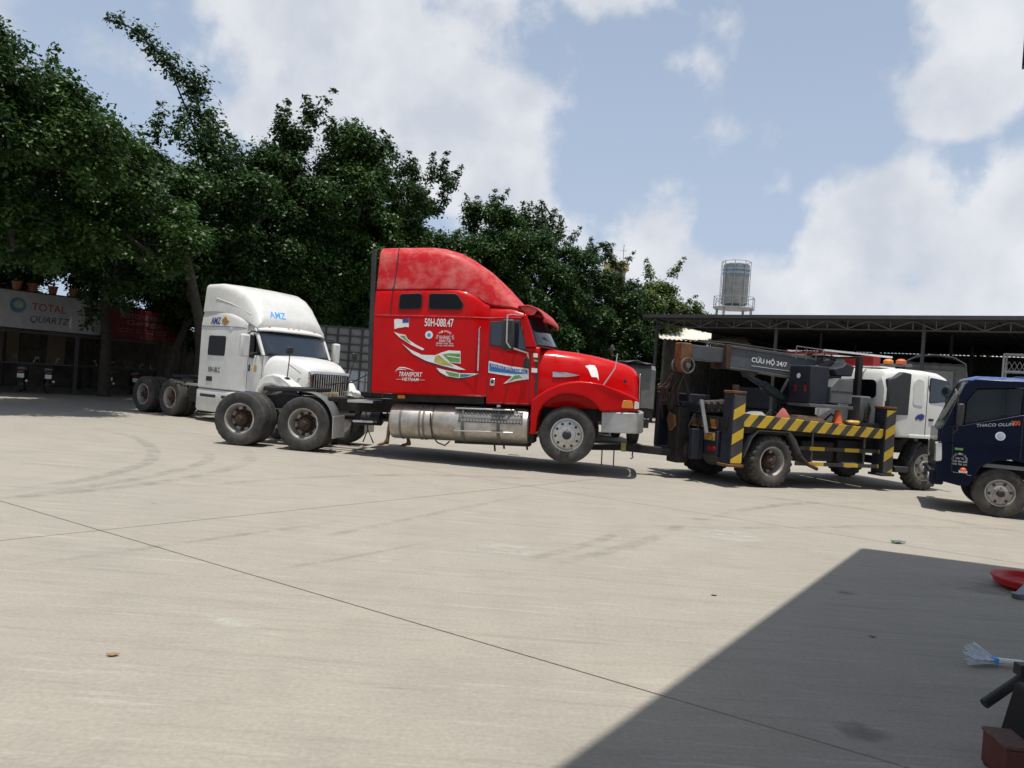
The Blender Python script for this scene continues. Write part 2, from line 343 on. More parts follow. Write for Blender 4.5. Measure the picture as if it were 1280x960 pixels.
def ground_mat(name, cols, rough=.9):
    """old power-floated concrete: tonal patches, fine grain, dust scuffs, dark drips"""
    m = bpy.data.materials.new(name); m.use_nodes = True; nt = m.node_tree; N = nt.nodes.new; L = nt.links.new
    b = nt.nodes['Principled BSDF']; b.inputs['Roughness'].default_value = rough; b.inputs['Specular IOR Level'].default_value = .3
    g = N('ShaderNodeNewGeometry'); P = g.outputs['Position']
    def noise(sc, det=6, ro=.6, vec=P):
        n = N('ShaderNodeTexNoise'); n.inputs['Scale'].default_value = sc; n.inputs['Detail'].default_value = det; n.inputs['Roughness'].default_value = ro; L(vec, n.inputs['Vector']); return n.outputs['Fac']
    def rng(v, a, b_, c, d):
        n = N('ShaderNodeMapRange'); L(v, n.inputs['Value']); n.inputs['From Min'].default_value = a; n.inputs['From Max'].default_value = b_; n.inputs['To Min'].default_value = c; n.inputs['To Max'].default_value = d; return n.outputs[0]
    def mix(f, A, B, bt='MIX'):
        n = N('ShaderNodeMix'); n.data_type = 'RGBA'; n.blend_type = bt
        for k, q in (('Factor', f), ('A', A), ('B', B)):
            if isinstance(q, (int, float)): n.inputs[k].default_value = q
            elif isinstance(q, tuple): n.inputs[k].default_value = (*q, 1)
            else: L(q, n.inputs[k])
        return n.outputs['Result']
    c = mix(rng(noise(.45, 5), .35, .65, 0, 1), cols[0], cols[1])
    c = mix(rng(noise(.13, 3), .40, .62, 0, .6), c, cols[1])
    c = mix(rng(noise(1.7, 8, .7), .45, .75, 0, .7), c, cols[2])
    # stretched scuffs along the driving directions
    for ang, sc in ((35, (.5, 7, 1)), (-28, (.45, 9, 1))):
        mp = N('ShaderNodeMapping'); mp.inputs['Rotation'].default_value = (0, 0, R(ang)); mp.inputs['Scale'].default_value = sc; L(P, mp.inputs['Vector'])
        c = mix(rng(noise(1.0, 8, .72, mp.outputs[0]), .54, .76, 0, .75), c, cols[3])
        c = mix(rng(noise(1.6, 8, .72, mp.outputs[0]), .57, .74, 0, .7), c, cols[4])
    c = mix(rng(noise(24, 4), .3, .7, .88, 1.12), c, c, 'MULTIPLY') if False else c
    gr = rng(noise(38, 3), .3, .7, .90, 1.08); n = N('ShaderNodeMix'); n.data_type = 'RGBA'; n.blend_type = 'MULTIPLY'; n.inputs['Factor'].default_value = 1; L(c, n.inputs['A']); L(gr, n.inputs['B']); c = n.outputs['Result']
    vo = N('ShaderNodeTexVoronoi'); vo.inputs['Scale'].default_value = .9; L(P, vo.inputs['Vector'])
    c = mix(rng(vo.outputs['Distance'], .0, .035, .75, 0), c, (.10, .09, .075))
    # short pale and dark scratches
    for ang, sc, cc, lo in ((52, (1.3, 26, 1), cols[4], .68), (-20, (1.1, 30, 1), (.13, .12, .105), .70)):
        mp = N('ShaderNodeMapping'); mp.inputs['Rotation'].default_value = (0, 0, R(ang)); mp.inputs['Scale'].default_value = sc; L(P, mp.inputs['Vector'])
        c = mix(rng(noise(1.0, 4, .5, mp.outputs[0]), lo, lo + .05, 0, .6), c, cc)
    L(c, b.inputs['Base Color'])
    bp = N('ShaderNodeBump'); bp.inputs['Strength'].default_value = .25; bp.inputs['Distance'].default_value = .01; L(noise(55, 5), bp.inputs['Height']); L(bp.outputs[0], b.inputs['Normal'])
    return m
M['ground'] = ground_mat('yard_concrete', [(.332, .303, .253), (.296, .273, .232), (.256, .236, .201), (.212, .198, .172), (.43, .40, .345)])
M['joint'] = mat('joint_dirt', (.05, .045, .04), .95, world=True)
def film_mat(name, col, amount, sc=3.0):
    m = bpy.data.materials.new(name); m.use_nodes = True; nt = m.node_tree; N = nt.nodes.new; L = nt.links.new
    b = nt.nodes['Principled BSDF']; b.inputs['Base Color'].default_value = (*col, 1); b.inputs['Roughness'].default_value = .9
    g = N('ShaderNodeNewGeometry'); nz = N('ShaderNodeTexNoise'); nz.inputs['Scale'].default_value = sc; nz.inputs['Detail'].default_value = 8; nz.inputs['Roughness'].default_value = .7; L(g.outputs['Position'], nz.inputs['Vector'])
    uv = N('ShaderNodeAttribute'); uv.attribute_name = 'fade'
    mr = N('ShaderNodeMapRange'); L(nz.outputs['Fac'], mr.inputs['Value']); mr.inputs['From Min'].default_value = .40; mr.inputs['From Max'].default_value = .70; mr.inputs['To Max'].default_value = amount
    mu = N('ShaderNodeMath'); mu.operation = 'MULTIPLY'; L(mr.outputs[0], mu.inputs[0]); L(uv.outputs['Fac'], mu.inputs[1])
    L(mu.outputs[0], b.inputs['Alpha'])
    return m
M['skid'] = film_mat('tyre_rubber_film', (.10, .092, .082), .26)
M['oil'] = film_mat('oil_film', (.055, .06, .08), .5, 2.0)
M['chalk'] = film_mat('cement_dust_film', (.55, .53, .48), .8, 5.0)
# ------------------------------------------------------------------ ground
gnd = MB().add([(-600, -300, -.02), (600, -300, -.02), (600, 900, -.02), (-600, 900, -.02)], [(0, 1, 2, 3)])
ground = gnd.build('ground', M['joint'], sm=0); tag(ground, kind='structure')
far = MB()
# yard slabs: long bays with a thin dirty joint between them
ua = Vector((math.cos(R(-32.1)), math.sin(R(-32.1)))); ub = Vector((math.cos(R(52)), math.sin(R(52)))); o0 = Vector((-.2, 4.77)) + ub * 0
tB = Vector((-1.98, 8.95)); LA, LB, GAP = 12.8, 6.4, .007
det = ua.x * ub.y - ua.y * ub.x
q = tB - o0; ka = (q.x * ub.y - q.y * ub.x) / det                    # where the cross joint meets
slab_me = MB().prism([tuple(ua * a + ub * b) for a, b in ((GAP, GAP), (LA - GAP, GAP), (LA - GAP, LB - GAP), (GAP, LB - GAP))], 'z', -.02, 0).mesh('slab', [M['ground']], 0)
for i in range(-4, 6):
    for j in range(-3, 12):
        p = o0 + ua * (ka + i * LA) + ub * (j * LB)
        c = p + ua * LA / 2 + ub * LB / 2
        if -42 < c.x < 45 and -14 < c.y < 62: obj('slab', slab_me, ground, loc=(p.x, p.y, 0))
apron = MB()
for (x0, x1, y0, y1) in ((-600, 600, 68, 900), (-600, -52, -300, 68), (56, 600, -300, 68)): apron.add([(x0, y0, -.012), (x1, y0, -.012), (x1, y1, -.012), (x0, y1, -.012)], [(0, 1, 2, 3)])
apron.build('outer_apron', M['ground'], ground, sm=0)

def strip(name, pts, w, m, z, fade_ends=True):
    """flat film laid along a path on the ground; 'fade' weakens it to its edges and ends"""
    pts = [Vector(p) for p in pts]
    fine = []
    for i in range(len(pts) - 1):
        p0, p1, p2, p3 = pts[max(i - 1, 0)], pts[i], pts[i + 1], pts[min(i + 2, len(pts) - 1)]
        for k in range(6):
            t = k / 6; fine.append(.5 * ((2 * p1) + (p2 - p0) * t + (2 * p0 - 5 * p1 + 4 * p2 - p3) * t * t + (3 * p1 - p0 - 3 * p2 + p3) * t ** 3))
    fine.append(pts[-1]); n = len(fine); vs, fs, fd = [], [], []
    prof = [(-.5, 0), (-.3, 1), (.3, 1), (.5, 0)]
    for i, p in enumerate(fine):
        d = (fine[min(i + 1, n - 1)] - fine[max(i - 1, 0)]).normalized(); nn = Vector((-d.y, d.x)); e = min(1, 4 * i / n, 4 * (n - 1 - i) / n) if fade_ends else 1
        for t, f in prof: vs.append((*(p + nn * (t * w)), z)); fd.append(f * e)
    for i in range(n - 1):
        for k in range(3): fs.append((i * 4 + k, i * 4 + k + 1, i * 4 + k + 5, i * 4 + k + 4))
    me = bpy.data.meshes.new(name); me.from_pydata(vs, [], fs); me.materials.append(m)
    at = me.attributes.new('fade', 'FLOAT', 'POINT'); at.data.foreach_set('value', fd)
    return obj(name, me, ground)
def blot(name, c, rx, ry, m, z):
    n = 22; vs = [(c[0], c[1], z)]; fd = [1.0]; fs = []
    for r, f in ((.55, .9), (1, 0)):
        for k in range(n):
            a = 2 * math.pi * k / n; j = random.uniform(.75, 1.1); vs.append((c[0] + rx * r * j * math.cos(a), c[1] + ry * r * j * math.sin(a), z)); fd.append(f)
    for k in range(n): fs += [(0, 1 + k, 1 + (k + 1) % n), (1 + k, 1 + n + k, 1 + n + (k + 1) % n, 1 + (k + 1) % n)]
    me = bpy.data.meshes.new(name); me.from_pydata(vs, [], fs); me.materials.append(m)
    at = me.attributes.new('fade', 'FLOAT', 'POINT'); at.data.foreach_set('value', fd); return obj(name, me, ground)
zz = .004
for pts, w in (([(-5.45, 8.34), (-5.29, 8.94), (-5.17, 9.76), (-5.23, 10.8), (-5.42, 11.76), (-6.01, 13.07), (-6.86, 14.4), (-7.95, 15.48), (-8.96, 16.13)], .26),
               ([(-5.16, 7.91), (-4.91, 8.94), (-4.67, 10.22), (-4.65, 11.72), (-4.92, 12.78), (-5.71, 13.98)], .22),
               ([(-5.6, 7.6), (-5.0, 8.3), (-4.4, 9.6), (-4.1, 11.2), (-4.3, 13.0), (-5.2, 14.8)], .25),
               ([(-3.53, 5.47), (-2.9, 6.4), (-2.35, 7.17), (-1.6, 8.2)], .10), ([(-2.11, 5.57), (-1.36, 6.45), (-.6, 7.5)], .06),
               ([(-1.7, 7.26), (-1.36, 7.87), (-.39, 9.67), (.4, 11.0)], .13), ([(.48, 6.88), (1.06, 7.56), (1.71, 8.49), (2.3, 9.6)], .2), ([(.2, 6.9), (.8, 7.7), (1.5, 8.9)], .16),
               ([(-4.1, 9.2), (-3.0, 10.9), (-1.5, 12.2), (.6, 12.9), (2.4, 12.7)], .2), ([(2.6, 9.9), (3.6, 11.2), (5.0, 12.4), (7.0, 13.2)], .2), ([(1.2, 9.0), (3.2, 9.6), (5.5, 10.6), (8, 11.2)], .16),
               ([(3.0, 13.2), (5.0, 12.4), (6.6, 11.5), (8.0, 10.0)], .18)):
    zz += .0006; strip('tyre_mark', pts, w, M['skid'], zz)
for c, rx, ry in (((1.84, 3.8), .16, .14), ((4.5, 7.15), .5, .3), ((2.6, 9.93), .2, .15), ((3.0, 6.6), .12, .08)): blot('oil_stain', c, rx, ry, M['oil'], .0035)
for c, rx, ry in (((1.92, 3.66), .1, .08), ((-.98, 6.57), .12, .2), ((.05, 7.3), .45, .35), ((2.6, 8.9), .6, .5), ((-1.6, 4.7), .3, .12)): blot('cement_dust', c, rx, ry, M['chalk'], .003)
# joint slivers of dust beyond the yard
lit = thing('litter_scrap', 'crumpled greenish plastic scrap lying beyond the shadow corner', 'litter', (4.77, 9.26, 0), 20)
mb = MB(); mb.grid(lambda u, v: ((u - .5) * .16 + .02 * math.sin(9 * v), (v - .5) * .09, .012 + .018 * abs(math.sin(7 * u + 5 * v))), 8, 6)
mb.build('scrap', mat('green_plastic', (.10, .16, .13), .5), lit, solid=.003)
leafm = mat('dry_leaf', (.28, .17, .06), .8)
for k, (x, y, rz, lb) in enumerate(((-2.0, 4.06, 10, 'dry brown leaf lying on the bare concrete at left foreground'), (1.75, 6.2, 40, 'dry leaf lying in the shade left of the middle'), (2.65, 5.4, 80, 'pale dry leaf lying in the shade before the broom'))):
    o = MB().grid(lambda u, v: ((u - .5) * .065, (v - .5) * .04 * math.sin(math.pi * min(max(u, .06), .94)), .006 + .02 * (u - .5) ** 2 + .008 * abs(v - .5)), 8, 4).build('dry_leaf', leafm if k < 1 else mat('grey_leaf', (.3, .29, .26), .8), None, solid=.002, loc=(x, y, 0), rot=(0, 0, R(rz)))
    tag(o, lb, 'leaf', 'dry leaves on the yard')

# ------------------------------------------------------------------ open workshop canopy over the camera (casts the corner shadow)
can = thing('workshop_canopy', 'corrugated steel canopy overhead whose corner shades the right foreground', 'canopy', (4.12 + .35 * 7 / math.tan(R(SUN_EL)), 8.73 - .94 * 7 / math.tan(R(SUN_EL)), 0))
e1 = Vector((-.565, -.825, 0)); e2 = Vector((.943, -.333, 0))
mb = MB(); H = 7.0; nw = 96
def cf(u, v):
    p = e1 * (16 * u) + e2 * (15 * v); return (p.x, p.y, H + .02 * math.sin(2 * math.pi * nw * v / 1.0) + .35 * v)
mb.grid(cf, 1, nw * 4).build('roof_sheet', M['roof_under'], can, solid=.004)
mb = MB(); mb.bar((0, 0, H - .12), tuple(e1 * 16 + Vector((0, 0, H - .12))), .08, .16); mb.build('edge_beam', M['dark_steel'], can)
mb = MB(); mb.bar((0, 0, H - .12), tuple(e2 * 15 + Vector((0, 0, H + .2))), .08, .16); mb.build('edge_beam', M['steel'], can)
for k in range(1, 6):
    a = e1 * (16 * k / 5.5); MB().bar((a.x, a.y, H - .1), tuple(a + e2 * 15 + Vector((0, 0, H + .22))), .06, .12).build('rafter', M['steel'], can)
for k in range(3):
    a = e2 * 6.0 + e1 * (1.0 + 6.5 * k); MB().bar((a.x, a.y, 0), (a.x, a.y, H), .18, .18).build('post', M['steel'], can)
tw = thing('hanging_tarpaulin', 'dark tarpaulin edge hanging at the top right of the picture', 'tarpaulin', (4.475, 7.1, 0))
MB().grid(lambda u, v: (u * .9, -u * .32 + .03 * math.sin(30 * u), 4.83 + v * 2.05 + .03 * u), 24, 6).build('cloth', M['tarp_dark'], tw, solid=.01)
MB().tube([(0, 0, 4.83), (.5, -.18, 4.84), (.9, -.32, 4.86)], .018, 8).build('hem_rod', M['steel'], tw)

# ------------------------------------------------------------------ sign shed under the trees
def board_text(par): pass
sh = thing('parking_shed', 'low dark motorbike parking shed under the trees behind the signboards', 'shed', (-16.8, 25, 0), 59)
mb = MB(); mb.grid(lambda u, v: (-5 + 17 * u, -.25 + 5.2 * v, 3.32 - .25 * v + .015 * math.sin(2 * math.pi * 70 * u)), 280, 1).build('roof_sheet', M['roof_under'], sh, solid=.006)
for x in (-4.6, -1.2, 2.55, 6.0, 9.2, 11.8):
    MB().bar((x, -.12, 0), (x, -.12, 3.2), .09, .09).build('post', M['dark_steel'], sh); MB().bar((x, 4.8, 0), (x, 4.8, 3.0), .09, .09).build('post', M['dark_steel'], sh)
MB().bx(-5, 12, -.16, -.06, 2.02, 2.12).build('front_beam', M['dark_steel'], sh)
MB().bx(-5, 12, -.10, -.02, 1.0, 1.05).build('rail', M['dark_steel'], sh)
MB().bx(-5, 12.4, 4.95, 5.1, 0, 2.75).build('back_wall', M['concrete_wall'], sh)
for x0, x1 in ((.75, 1.2), (1.5, 3.1), (4.2, 4.9)): MB().bx(x0, x1, 4.90, 4.947, .9, 2.3).build('wall_panel', M['cream_wall'], sh)  # cream panels stand in for light coming through openings at the back
for x in (1.75, 2.1, 2.6): MB().bx(x, x + .06, 4.85, 4.897, 1.3, 2.2).build('wall_batten', M['plate_w'], sh)
sg = thing('white_signboard', 'long white signboard reading TOTAL QUARTZ above the parking shed', 'signboard', (-16.8, 25, 0), 59)
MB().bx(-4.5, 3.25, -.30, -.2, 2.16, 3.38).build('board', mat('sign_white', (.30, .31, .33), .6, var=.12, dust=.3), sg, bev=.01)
for z in (2.14, 3.385): MB().bx(-4.5, 3.27, -.31, -.19, z, z + .03).build('frame', M['rust'], sg)
text('TOTAL', mat('sign_red', (.30, .02, .04), .6), sg, (1.42, -.303, 2.92), 1.12, .26)
text('QUARTZ', mat('sign_black', (.03, .04, .06), .6), sg, (1.48, -.303, 2.5), 1.3, .26, shear=.25)
mb = MB(); mb.prism([(.42 + .25 * math.cos(a), 2.92 + .25 * math.sin(a)) for a in [2 * math.pi * k / 28 for k in range(28)]], 'y', -.305, -.298); mb.build('round_emblem', mat('emblem_blue', (.07, .15, .23), .5, var=.5, scale=5), sg)
mb = MB(); mb.prism([(.42 + .17 * math.cos(a) + .03, 2.92 + .13 * math.sin(a) + .02) for a in [2 * math.pi * k / 20 for k in range(20)]], 'y', -.310, -.306); mb.build('round_emblem', mat('emblem_green', (.22, .26, .18), .5, var=.5, scale=8), sg)
rg = thing('red_signboard', 'dark red signboard reading Garage right of the white signboard', 'signboard', (-16.8, 25, 0), 59)
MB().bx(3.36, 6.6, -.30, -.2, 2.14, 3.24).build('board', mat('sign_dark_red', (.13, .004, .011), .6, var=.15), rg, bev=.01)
MB().bx(3.36, 6.6, -.31, -.305, 2.16, 2.19).build('frame', M['rust'], rg)
pale = mat('faded_white_print', (.24, .20, .20), .6)
text('AUTO SERVICE', pale, rg, (4.9, -.303, 2.98), 1.9, .17); text('Garage', pale, rg, (4.9, -.303, 2.73), 1.35, .24)
for z, w in ((2.5, 2.0), (2.4, 2.0)): text('sua chua  bao duong  cuu ho', pale, rg, (4.9, -.303, z), w, .07)
pot_me = MB().lathe([(.0, 0), (.11, 0), (.15, .24), (.165, .24), (.165, .28), (.13, .28), (.12, .2), (0, .2)], ax='z', n=14).mesh('clay_pot', [M['clay']])

# ------------------------------------------------------------------ trees
def leaf_mesh(name, m, cl, rng, size, per):
    """cl: array of (x, y, z, r) clumps -> folded leaf faces spread through each clump"""
    cl = np.asarray(cl); cnt = np.maximum(8, (per * (cl[:, 3] / .55) ** 2).astype(int)); idx = np.repeat(np.arange(len(cl)), cnt); n = len(idx)
    d = rng.normal(size=(n, 3)); d /= np.linalg.norm(d, axis=1)[:, None]
    rad = cl[idx, 3] * (rng.random(n) ** .45) * (1 + .25 * rng.normal(size=n))
    c = cl[idx, :3] + d * rad[:, None] * np.array([1, 1, .8])
    nn = d * .5 + np.array([0, 0, .75]) + rng.normal(size=(n, 3)) * .45; nn /= np.linalg.norm(nn, axis=1)[:, None]
    t = rng.normal(size=(n, 3)) + d * .6 + np.array([0, 0, -.5]); t -= nn * (t * nn).sum(1)[:, None]; t /= np.linalg.norm(t, axis=1)[:, None]; b = np.cross(nn, t)
    ln = size * rng.uniform(.55, 1.6, n)[:, None]; w = ln * .30
    v = np.stack([c - t * ln * .5, c + b * w - nn * w * .35, c + t * ln * .5, c - b * w - nn * w * .35], 1).reshape(-1, 3)
    base = np.arange(n) * 4; tri = np.stack([base, base + 1, base + 2, base, base + 2, base + 3], 1).reshape(-1)
    me = bpy.data.meshes.new(name); me.vertices.add(4 * n); me.vertices.foreach_set('co', v.astype(np.float32).ravel())
    me.loops.add(6 * n); me.loops.foreach_set('vertex_index', tri.astype(np.int32)); me.polygons.add(2 * n); me.polygons.foreach_set('loop_start', (np.arange(2 * n) * 3).astype(np.int32))
    me.materials.append(m); me.update(calc_edges=True); return me

def tree(label, pos, h, r, zb, seed, m='leaf', per=270, size=.135, extra=(), shoots=5, lean=(0, 0), group='trees along the yard boundary', off=(0, 0), flat=1.0, trunk_r=None):
    rng = np.random.default_rng(seed)
    t = thing('tree', label, 'tree', (*pos, 0), group=group)
    zc = (h + zb) / 2; rz = (h - zb) / 2; ph = rng.uniform(0, 6.28, 6)
    cl = []; n = int(2.5 * (r * r + 2 * r * rz) / 2.0); lobes = 0
    while lobes < n:
        d = rng.normal(size=3); d /= np.linalg.norm(d); a = math.atan2(d[1], d[0])
        lump = 1 + .16 * math.sin(3 * a + ph[0] + 2 * d[2]) + .13 * math.sin(5 * a + ph[1] - 5 * d[2]) + .10 * math.sin(9 * d[2] + ph[2] + 2 * a)
        s = lump * rng.uniform(.50, .88); lobes += 1; lr = rng.uniform(.62, 1.2)
        x, y, z = off[0] + d[0] * r * s + lean[0] * (zc + d[2] * rz), off[1] + d[1] * r * s * flat, zc + d[2] * rz * min(s, .95)
        if z < 1.4: continue
        for j in range(int(10 * lr * lr) + 3):                  # leaf clumps on the outer, upper shell of each lobe
            e = rng.normal(size=3) + d * .5 + np.array([0, 0, .45]); e /= np.linalg.norm(e); q = lr * rng.uniform(.55, 1.05)
            cl.append((x + e[0] * q, y + e[1] * q, z + e[2] * q * .85, rng.uniform(.26, .58)))
    for k in range(shoots):                                   # upright leading shoots that break the skyline
        a = rng.uniform(0, 6.28); q = r * rng.uniform(.1, .65); x, y = off[0] + q * math.cos(a), off[1] + q * math.sin(a); z = zc + rz * math.sqrt(max(.1, 1 - (q / r) ** 2)) * .95
        dx, dy = rng.normal(size=2) * .12
        for j in range(4): cl.append((x + dx * j, y + dy * j, z + .32 * j, .42 - .08 * j))
    for e in extra:
        rr_ = e[3]; cl.append((e[0] - pos[0], e[1] - pos[1], e[2], rr_))
    tr = trunk_r or .10 + .008 * h; lp = []
    top = (off[0] * .6, off[1] * .6, zc + rz * .3)
    MB().tube([(0, 0, -.05), (off[0] * .05 + .05, off[1] * .05, zb * .5), (off[0] * .2, off[1] * .2 + .06, zb + .4), (off[0] * .45, off[1] * .45, zc), top], [tr * 1.35, tr, tr * .85, tr * .6, tr * .25], 10).build('trunk', M['bark'], t)
    pick = rng.choice(len(cl), size=min(9, len(cl)), replace=False)
    for k in pick:
        e = cl[k]; z0 = max(zb * .8, min(e[2] - .8, zc)); s0 = (off[0] * .3, off[1] * .3, z0)
        mid = ((s0[0] + e[0]) / 2, (s0[1] + e[1]) / 2, (z0 + e[2]) / 2 + .35)
        MB().tube([s0, mid, e[:3]], [tr * .5, tr * .3, .02], 6).build('limb', M['bark'], t)
    if extra:
        pts = [tuple(np.array(e[:3]) - np.array([pos[0], pos[1], 0])) for e in extra]
        MB().tube([(off[0] * .4, off[1] * .4, zc)] + pts, [tr * .5] + [max(.03, .09 - .009 * i) for i in range(len(pts))], 6).build('limb', M['bark'], t)
    obj('crown', leaf_mesh('crown', M[m], cl, rng, size, per), t)
    return t

branch = [(-10.31, 26.5, 8.49), (-10.7, 26.5, 9.0), (-11.01, 26.5, 9.5), (-11.3, 26.5, 10.1), (-11.43, 26.5, 10.62), (-11.8, 26.5, 11.05), (-12.18, 26.5, 11.39), (-12.6, 26.5, 11.8), (-13.07, 26.5, 12.16), (-13.5, 26.5, 12.42), (-13.93, 26.5, 12.65), (-14.35, 26.5, 12.8)]
branch = [(x + random.uniform(-.2, .2), y, z + random.uniform(-.2, .2), .74 - .045 * i + .14 * (i % 2)) for i, (x, y, z) in enumerate(branch)]
spike = [(.98, 43, 9.6, .8), (1.05, 43, 10.2, .6), (1.12, 43, 10.74, .5), (.92, 43, 11.3, .38), (.9, 43, 11.75, .22), (1.5, 43, 11.0, .3), (1.7, 43, 11.3, .25)]
side = [(3.5, 45, 9.3, .6), (4.2, 45, 9.65, .45), (4.75, 45, 9.95, .32), (5.1, 45, 10.0, .2)]
hang1 = [(-12.7, 18.6, 5.6, .6), (-12.4, 18.6, 4.9, .55), (-12.3, 18.5, 4.3, .45), (-12.1, 18.5, 3.8, .35)]
hang2 = [(-11.9, 22.6, 4.3, .55), (-11.6, 22.5, 3.7, .5), (-11.7, 22.4, 3.25, .4), (-11.45, 22.4, 2.95, .3)]
hang3 = [(-14.05, 25.4, 4.0, .5), (-14.1, 25.4, 3.4, .45), (-14.0, 25.4, 2.9, .4), (-14.1, 25.4, 2.5, .3)]
tree('large dark green tree at far left overhanging the white signboard', (-17.3, 21.0), 9.3, 3.1, 4.0, 1, per=280, size=.115, off=(3.0, -3.0), shoots=8, extra=hang1)
tree('dense tree just right of the far left tree, its crown over the shed', (-9.9, 25.0), 8.3, 3.0, 4.0, 2, 'leaf_mid', per=280, size=.115, off=(-2.0, -5.4), shoots=3)
tree('dark tree rising between the white and the dark red signboard', (-14.55, 27.55), 9.0, 3.4, 3.9, 31, per=270, size=.13, off=(-.9, -1.6), shoots=3, extra=hang3)
tree('rounded dark tree over the dark red signboard', (-10.7, 26.4), 8.9, 2.6, 3.4, 3, per=270, size=.125, off=(-.9, -1.6), shoots=3, extra=hang2)
tree('dark tree with a long bare branch reaching up to the left', (-10.1, 26.9), 9.0, 2.3, 2.2, 4, extra=branch, shoots=2)
tree('tall pointed dark tree left of the red truck cab', (-8.7, 29.5), 11.3, 2.0, 2.0, 5, shoots=5)
tree('dense tree between the two tallest tree tops, above the stake truck', (-7.4, 31.5), 11.0, 2.2, 2.0, 6, 'leaf_mid')
tree('tall dark tree standing behind the red sleeper cab', (-6.0, 33.8), 11.4, 2.1, 2.0, 7)
tree('dark tree above the roof of the red truck', (-4.4, 36.0), 11.2, 2.1, 2.0, 8)
tree('shorter dark tree behind the front of the red roof fairing', (-1.9, 38.5), 10.3, 2.6, 2.0, 9, 'leaf_mid')
tree('low dark tree behind the red truck visor', (-.2, 41.0), 10.4, 2.5, 2.0, 10)
tree('dark tree with one thin spire above the red hood', (1.5, 43.0), 10.4, 2.6, 2.0, 11, extra=spike)
tree('dark tree with a branch pointing right, beside the spired tree', (4.4, 45.5), 9.6, 2.6, 2.0, 12, extra=side)
tree('dark tree in front of the small cream tower', (6.9, 47.5), 8.3, 2.4, 2.0, 13, shoots=2)
tree('light yellow green round tree left of the water tower', (9.2, 49.5), 9.7, 3.0, 2.0, 14, 'leaf_light', size=.15, shoots=2)
tree('light green low tree ending the row beside the steel shed', (11.6, 51.5), 7.7, 2.3, 2.0, 15, 'leaf_light', size=.15, shoots=1)
tree('dark tree closing the gap behind the white signboard at far left', (-21.6, 30.6), 8.2, 3.4, 2.3, 32, shoots=2, group='trees along the yard boundary')
# the second, hidden row behind: copies of the first, turned, closing the gaps
firsts = [o for o in COL.objects if o.name.startswith('tree') and o.parent is None]
for k, o in enumerate(firsts[:14]):
    c = copy_tree(o); p = o.location; c.matrix_world = Matrix.Translation((p.x - 2.9, p.y + 3.4, 0)) @ Matrix.Rotation(R(100 + 37 * k), 4, 'Z') @ Matrix.Scale(.86, 4)
    if k in (4, 11, 12): c.matrix_world = Matrix.Translation((p.x - 2.9, p.y + 3.4, 0)) @ Matrix.Rotation(R(100 + 37 * k), 4, 'Z') @ Matrix.Scale(.68, 4)
    tag(c, 'shaded second row tree half hidden behind the ' + ('far left tree', 'second tree from left', 'tree between the two signboards', 'tree over the dark red signboard', 'tree with the long branch', 'tall pointed tree', 'dense tree above the stake truck', 'tall tree behind the red cab', 'tree above the red roof', 'shorter tree by the roof fairing', 'low tree behind the visor', 'tree with the thin spire', 'tree with the branch pointing right', 'tree before the cream tower')[k], 'tree', 'second row of trees')
wl = thing('boundary_wall', 'long stained concrete wall in the shade behind the trees', 'wall', (-16.8, 25, 0), 57)
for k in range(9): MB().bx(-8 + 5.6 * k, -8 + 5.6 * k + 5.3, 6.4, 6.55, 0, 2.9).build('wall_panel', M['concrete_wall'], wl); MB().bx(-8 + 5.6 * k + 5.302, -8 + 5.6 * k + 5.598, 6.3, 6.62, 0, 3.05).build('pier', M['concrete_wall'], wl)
for k, (x, lb) in enumerate(((.45, 'leftmost'), (.95, 'second from left'), (1.6, 'third from left'), (2.3, 'fourth from left'), (2.75, 'rightmost'))):
    p = thing('clay_pot', f'small orange clay pot on the white signboard, {lb}', 'pot', (-16.8 + .515 * x - .857 * -.1, 25 + .857 * x + .515 * -.1, 3.416), 0, 'clay pots on the signboard')
    obj('pot', pot_me, p); rng = np.random.default_rng(50 + k); obj('plant', leaf_mesh('plant', M['leaf_mid'], [(0, 0, .36, .13), (.05, 0, .48, .1)], rng, .1, 260), p)

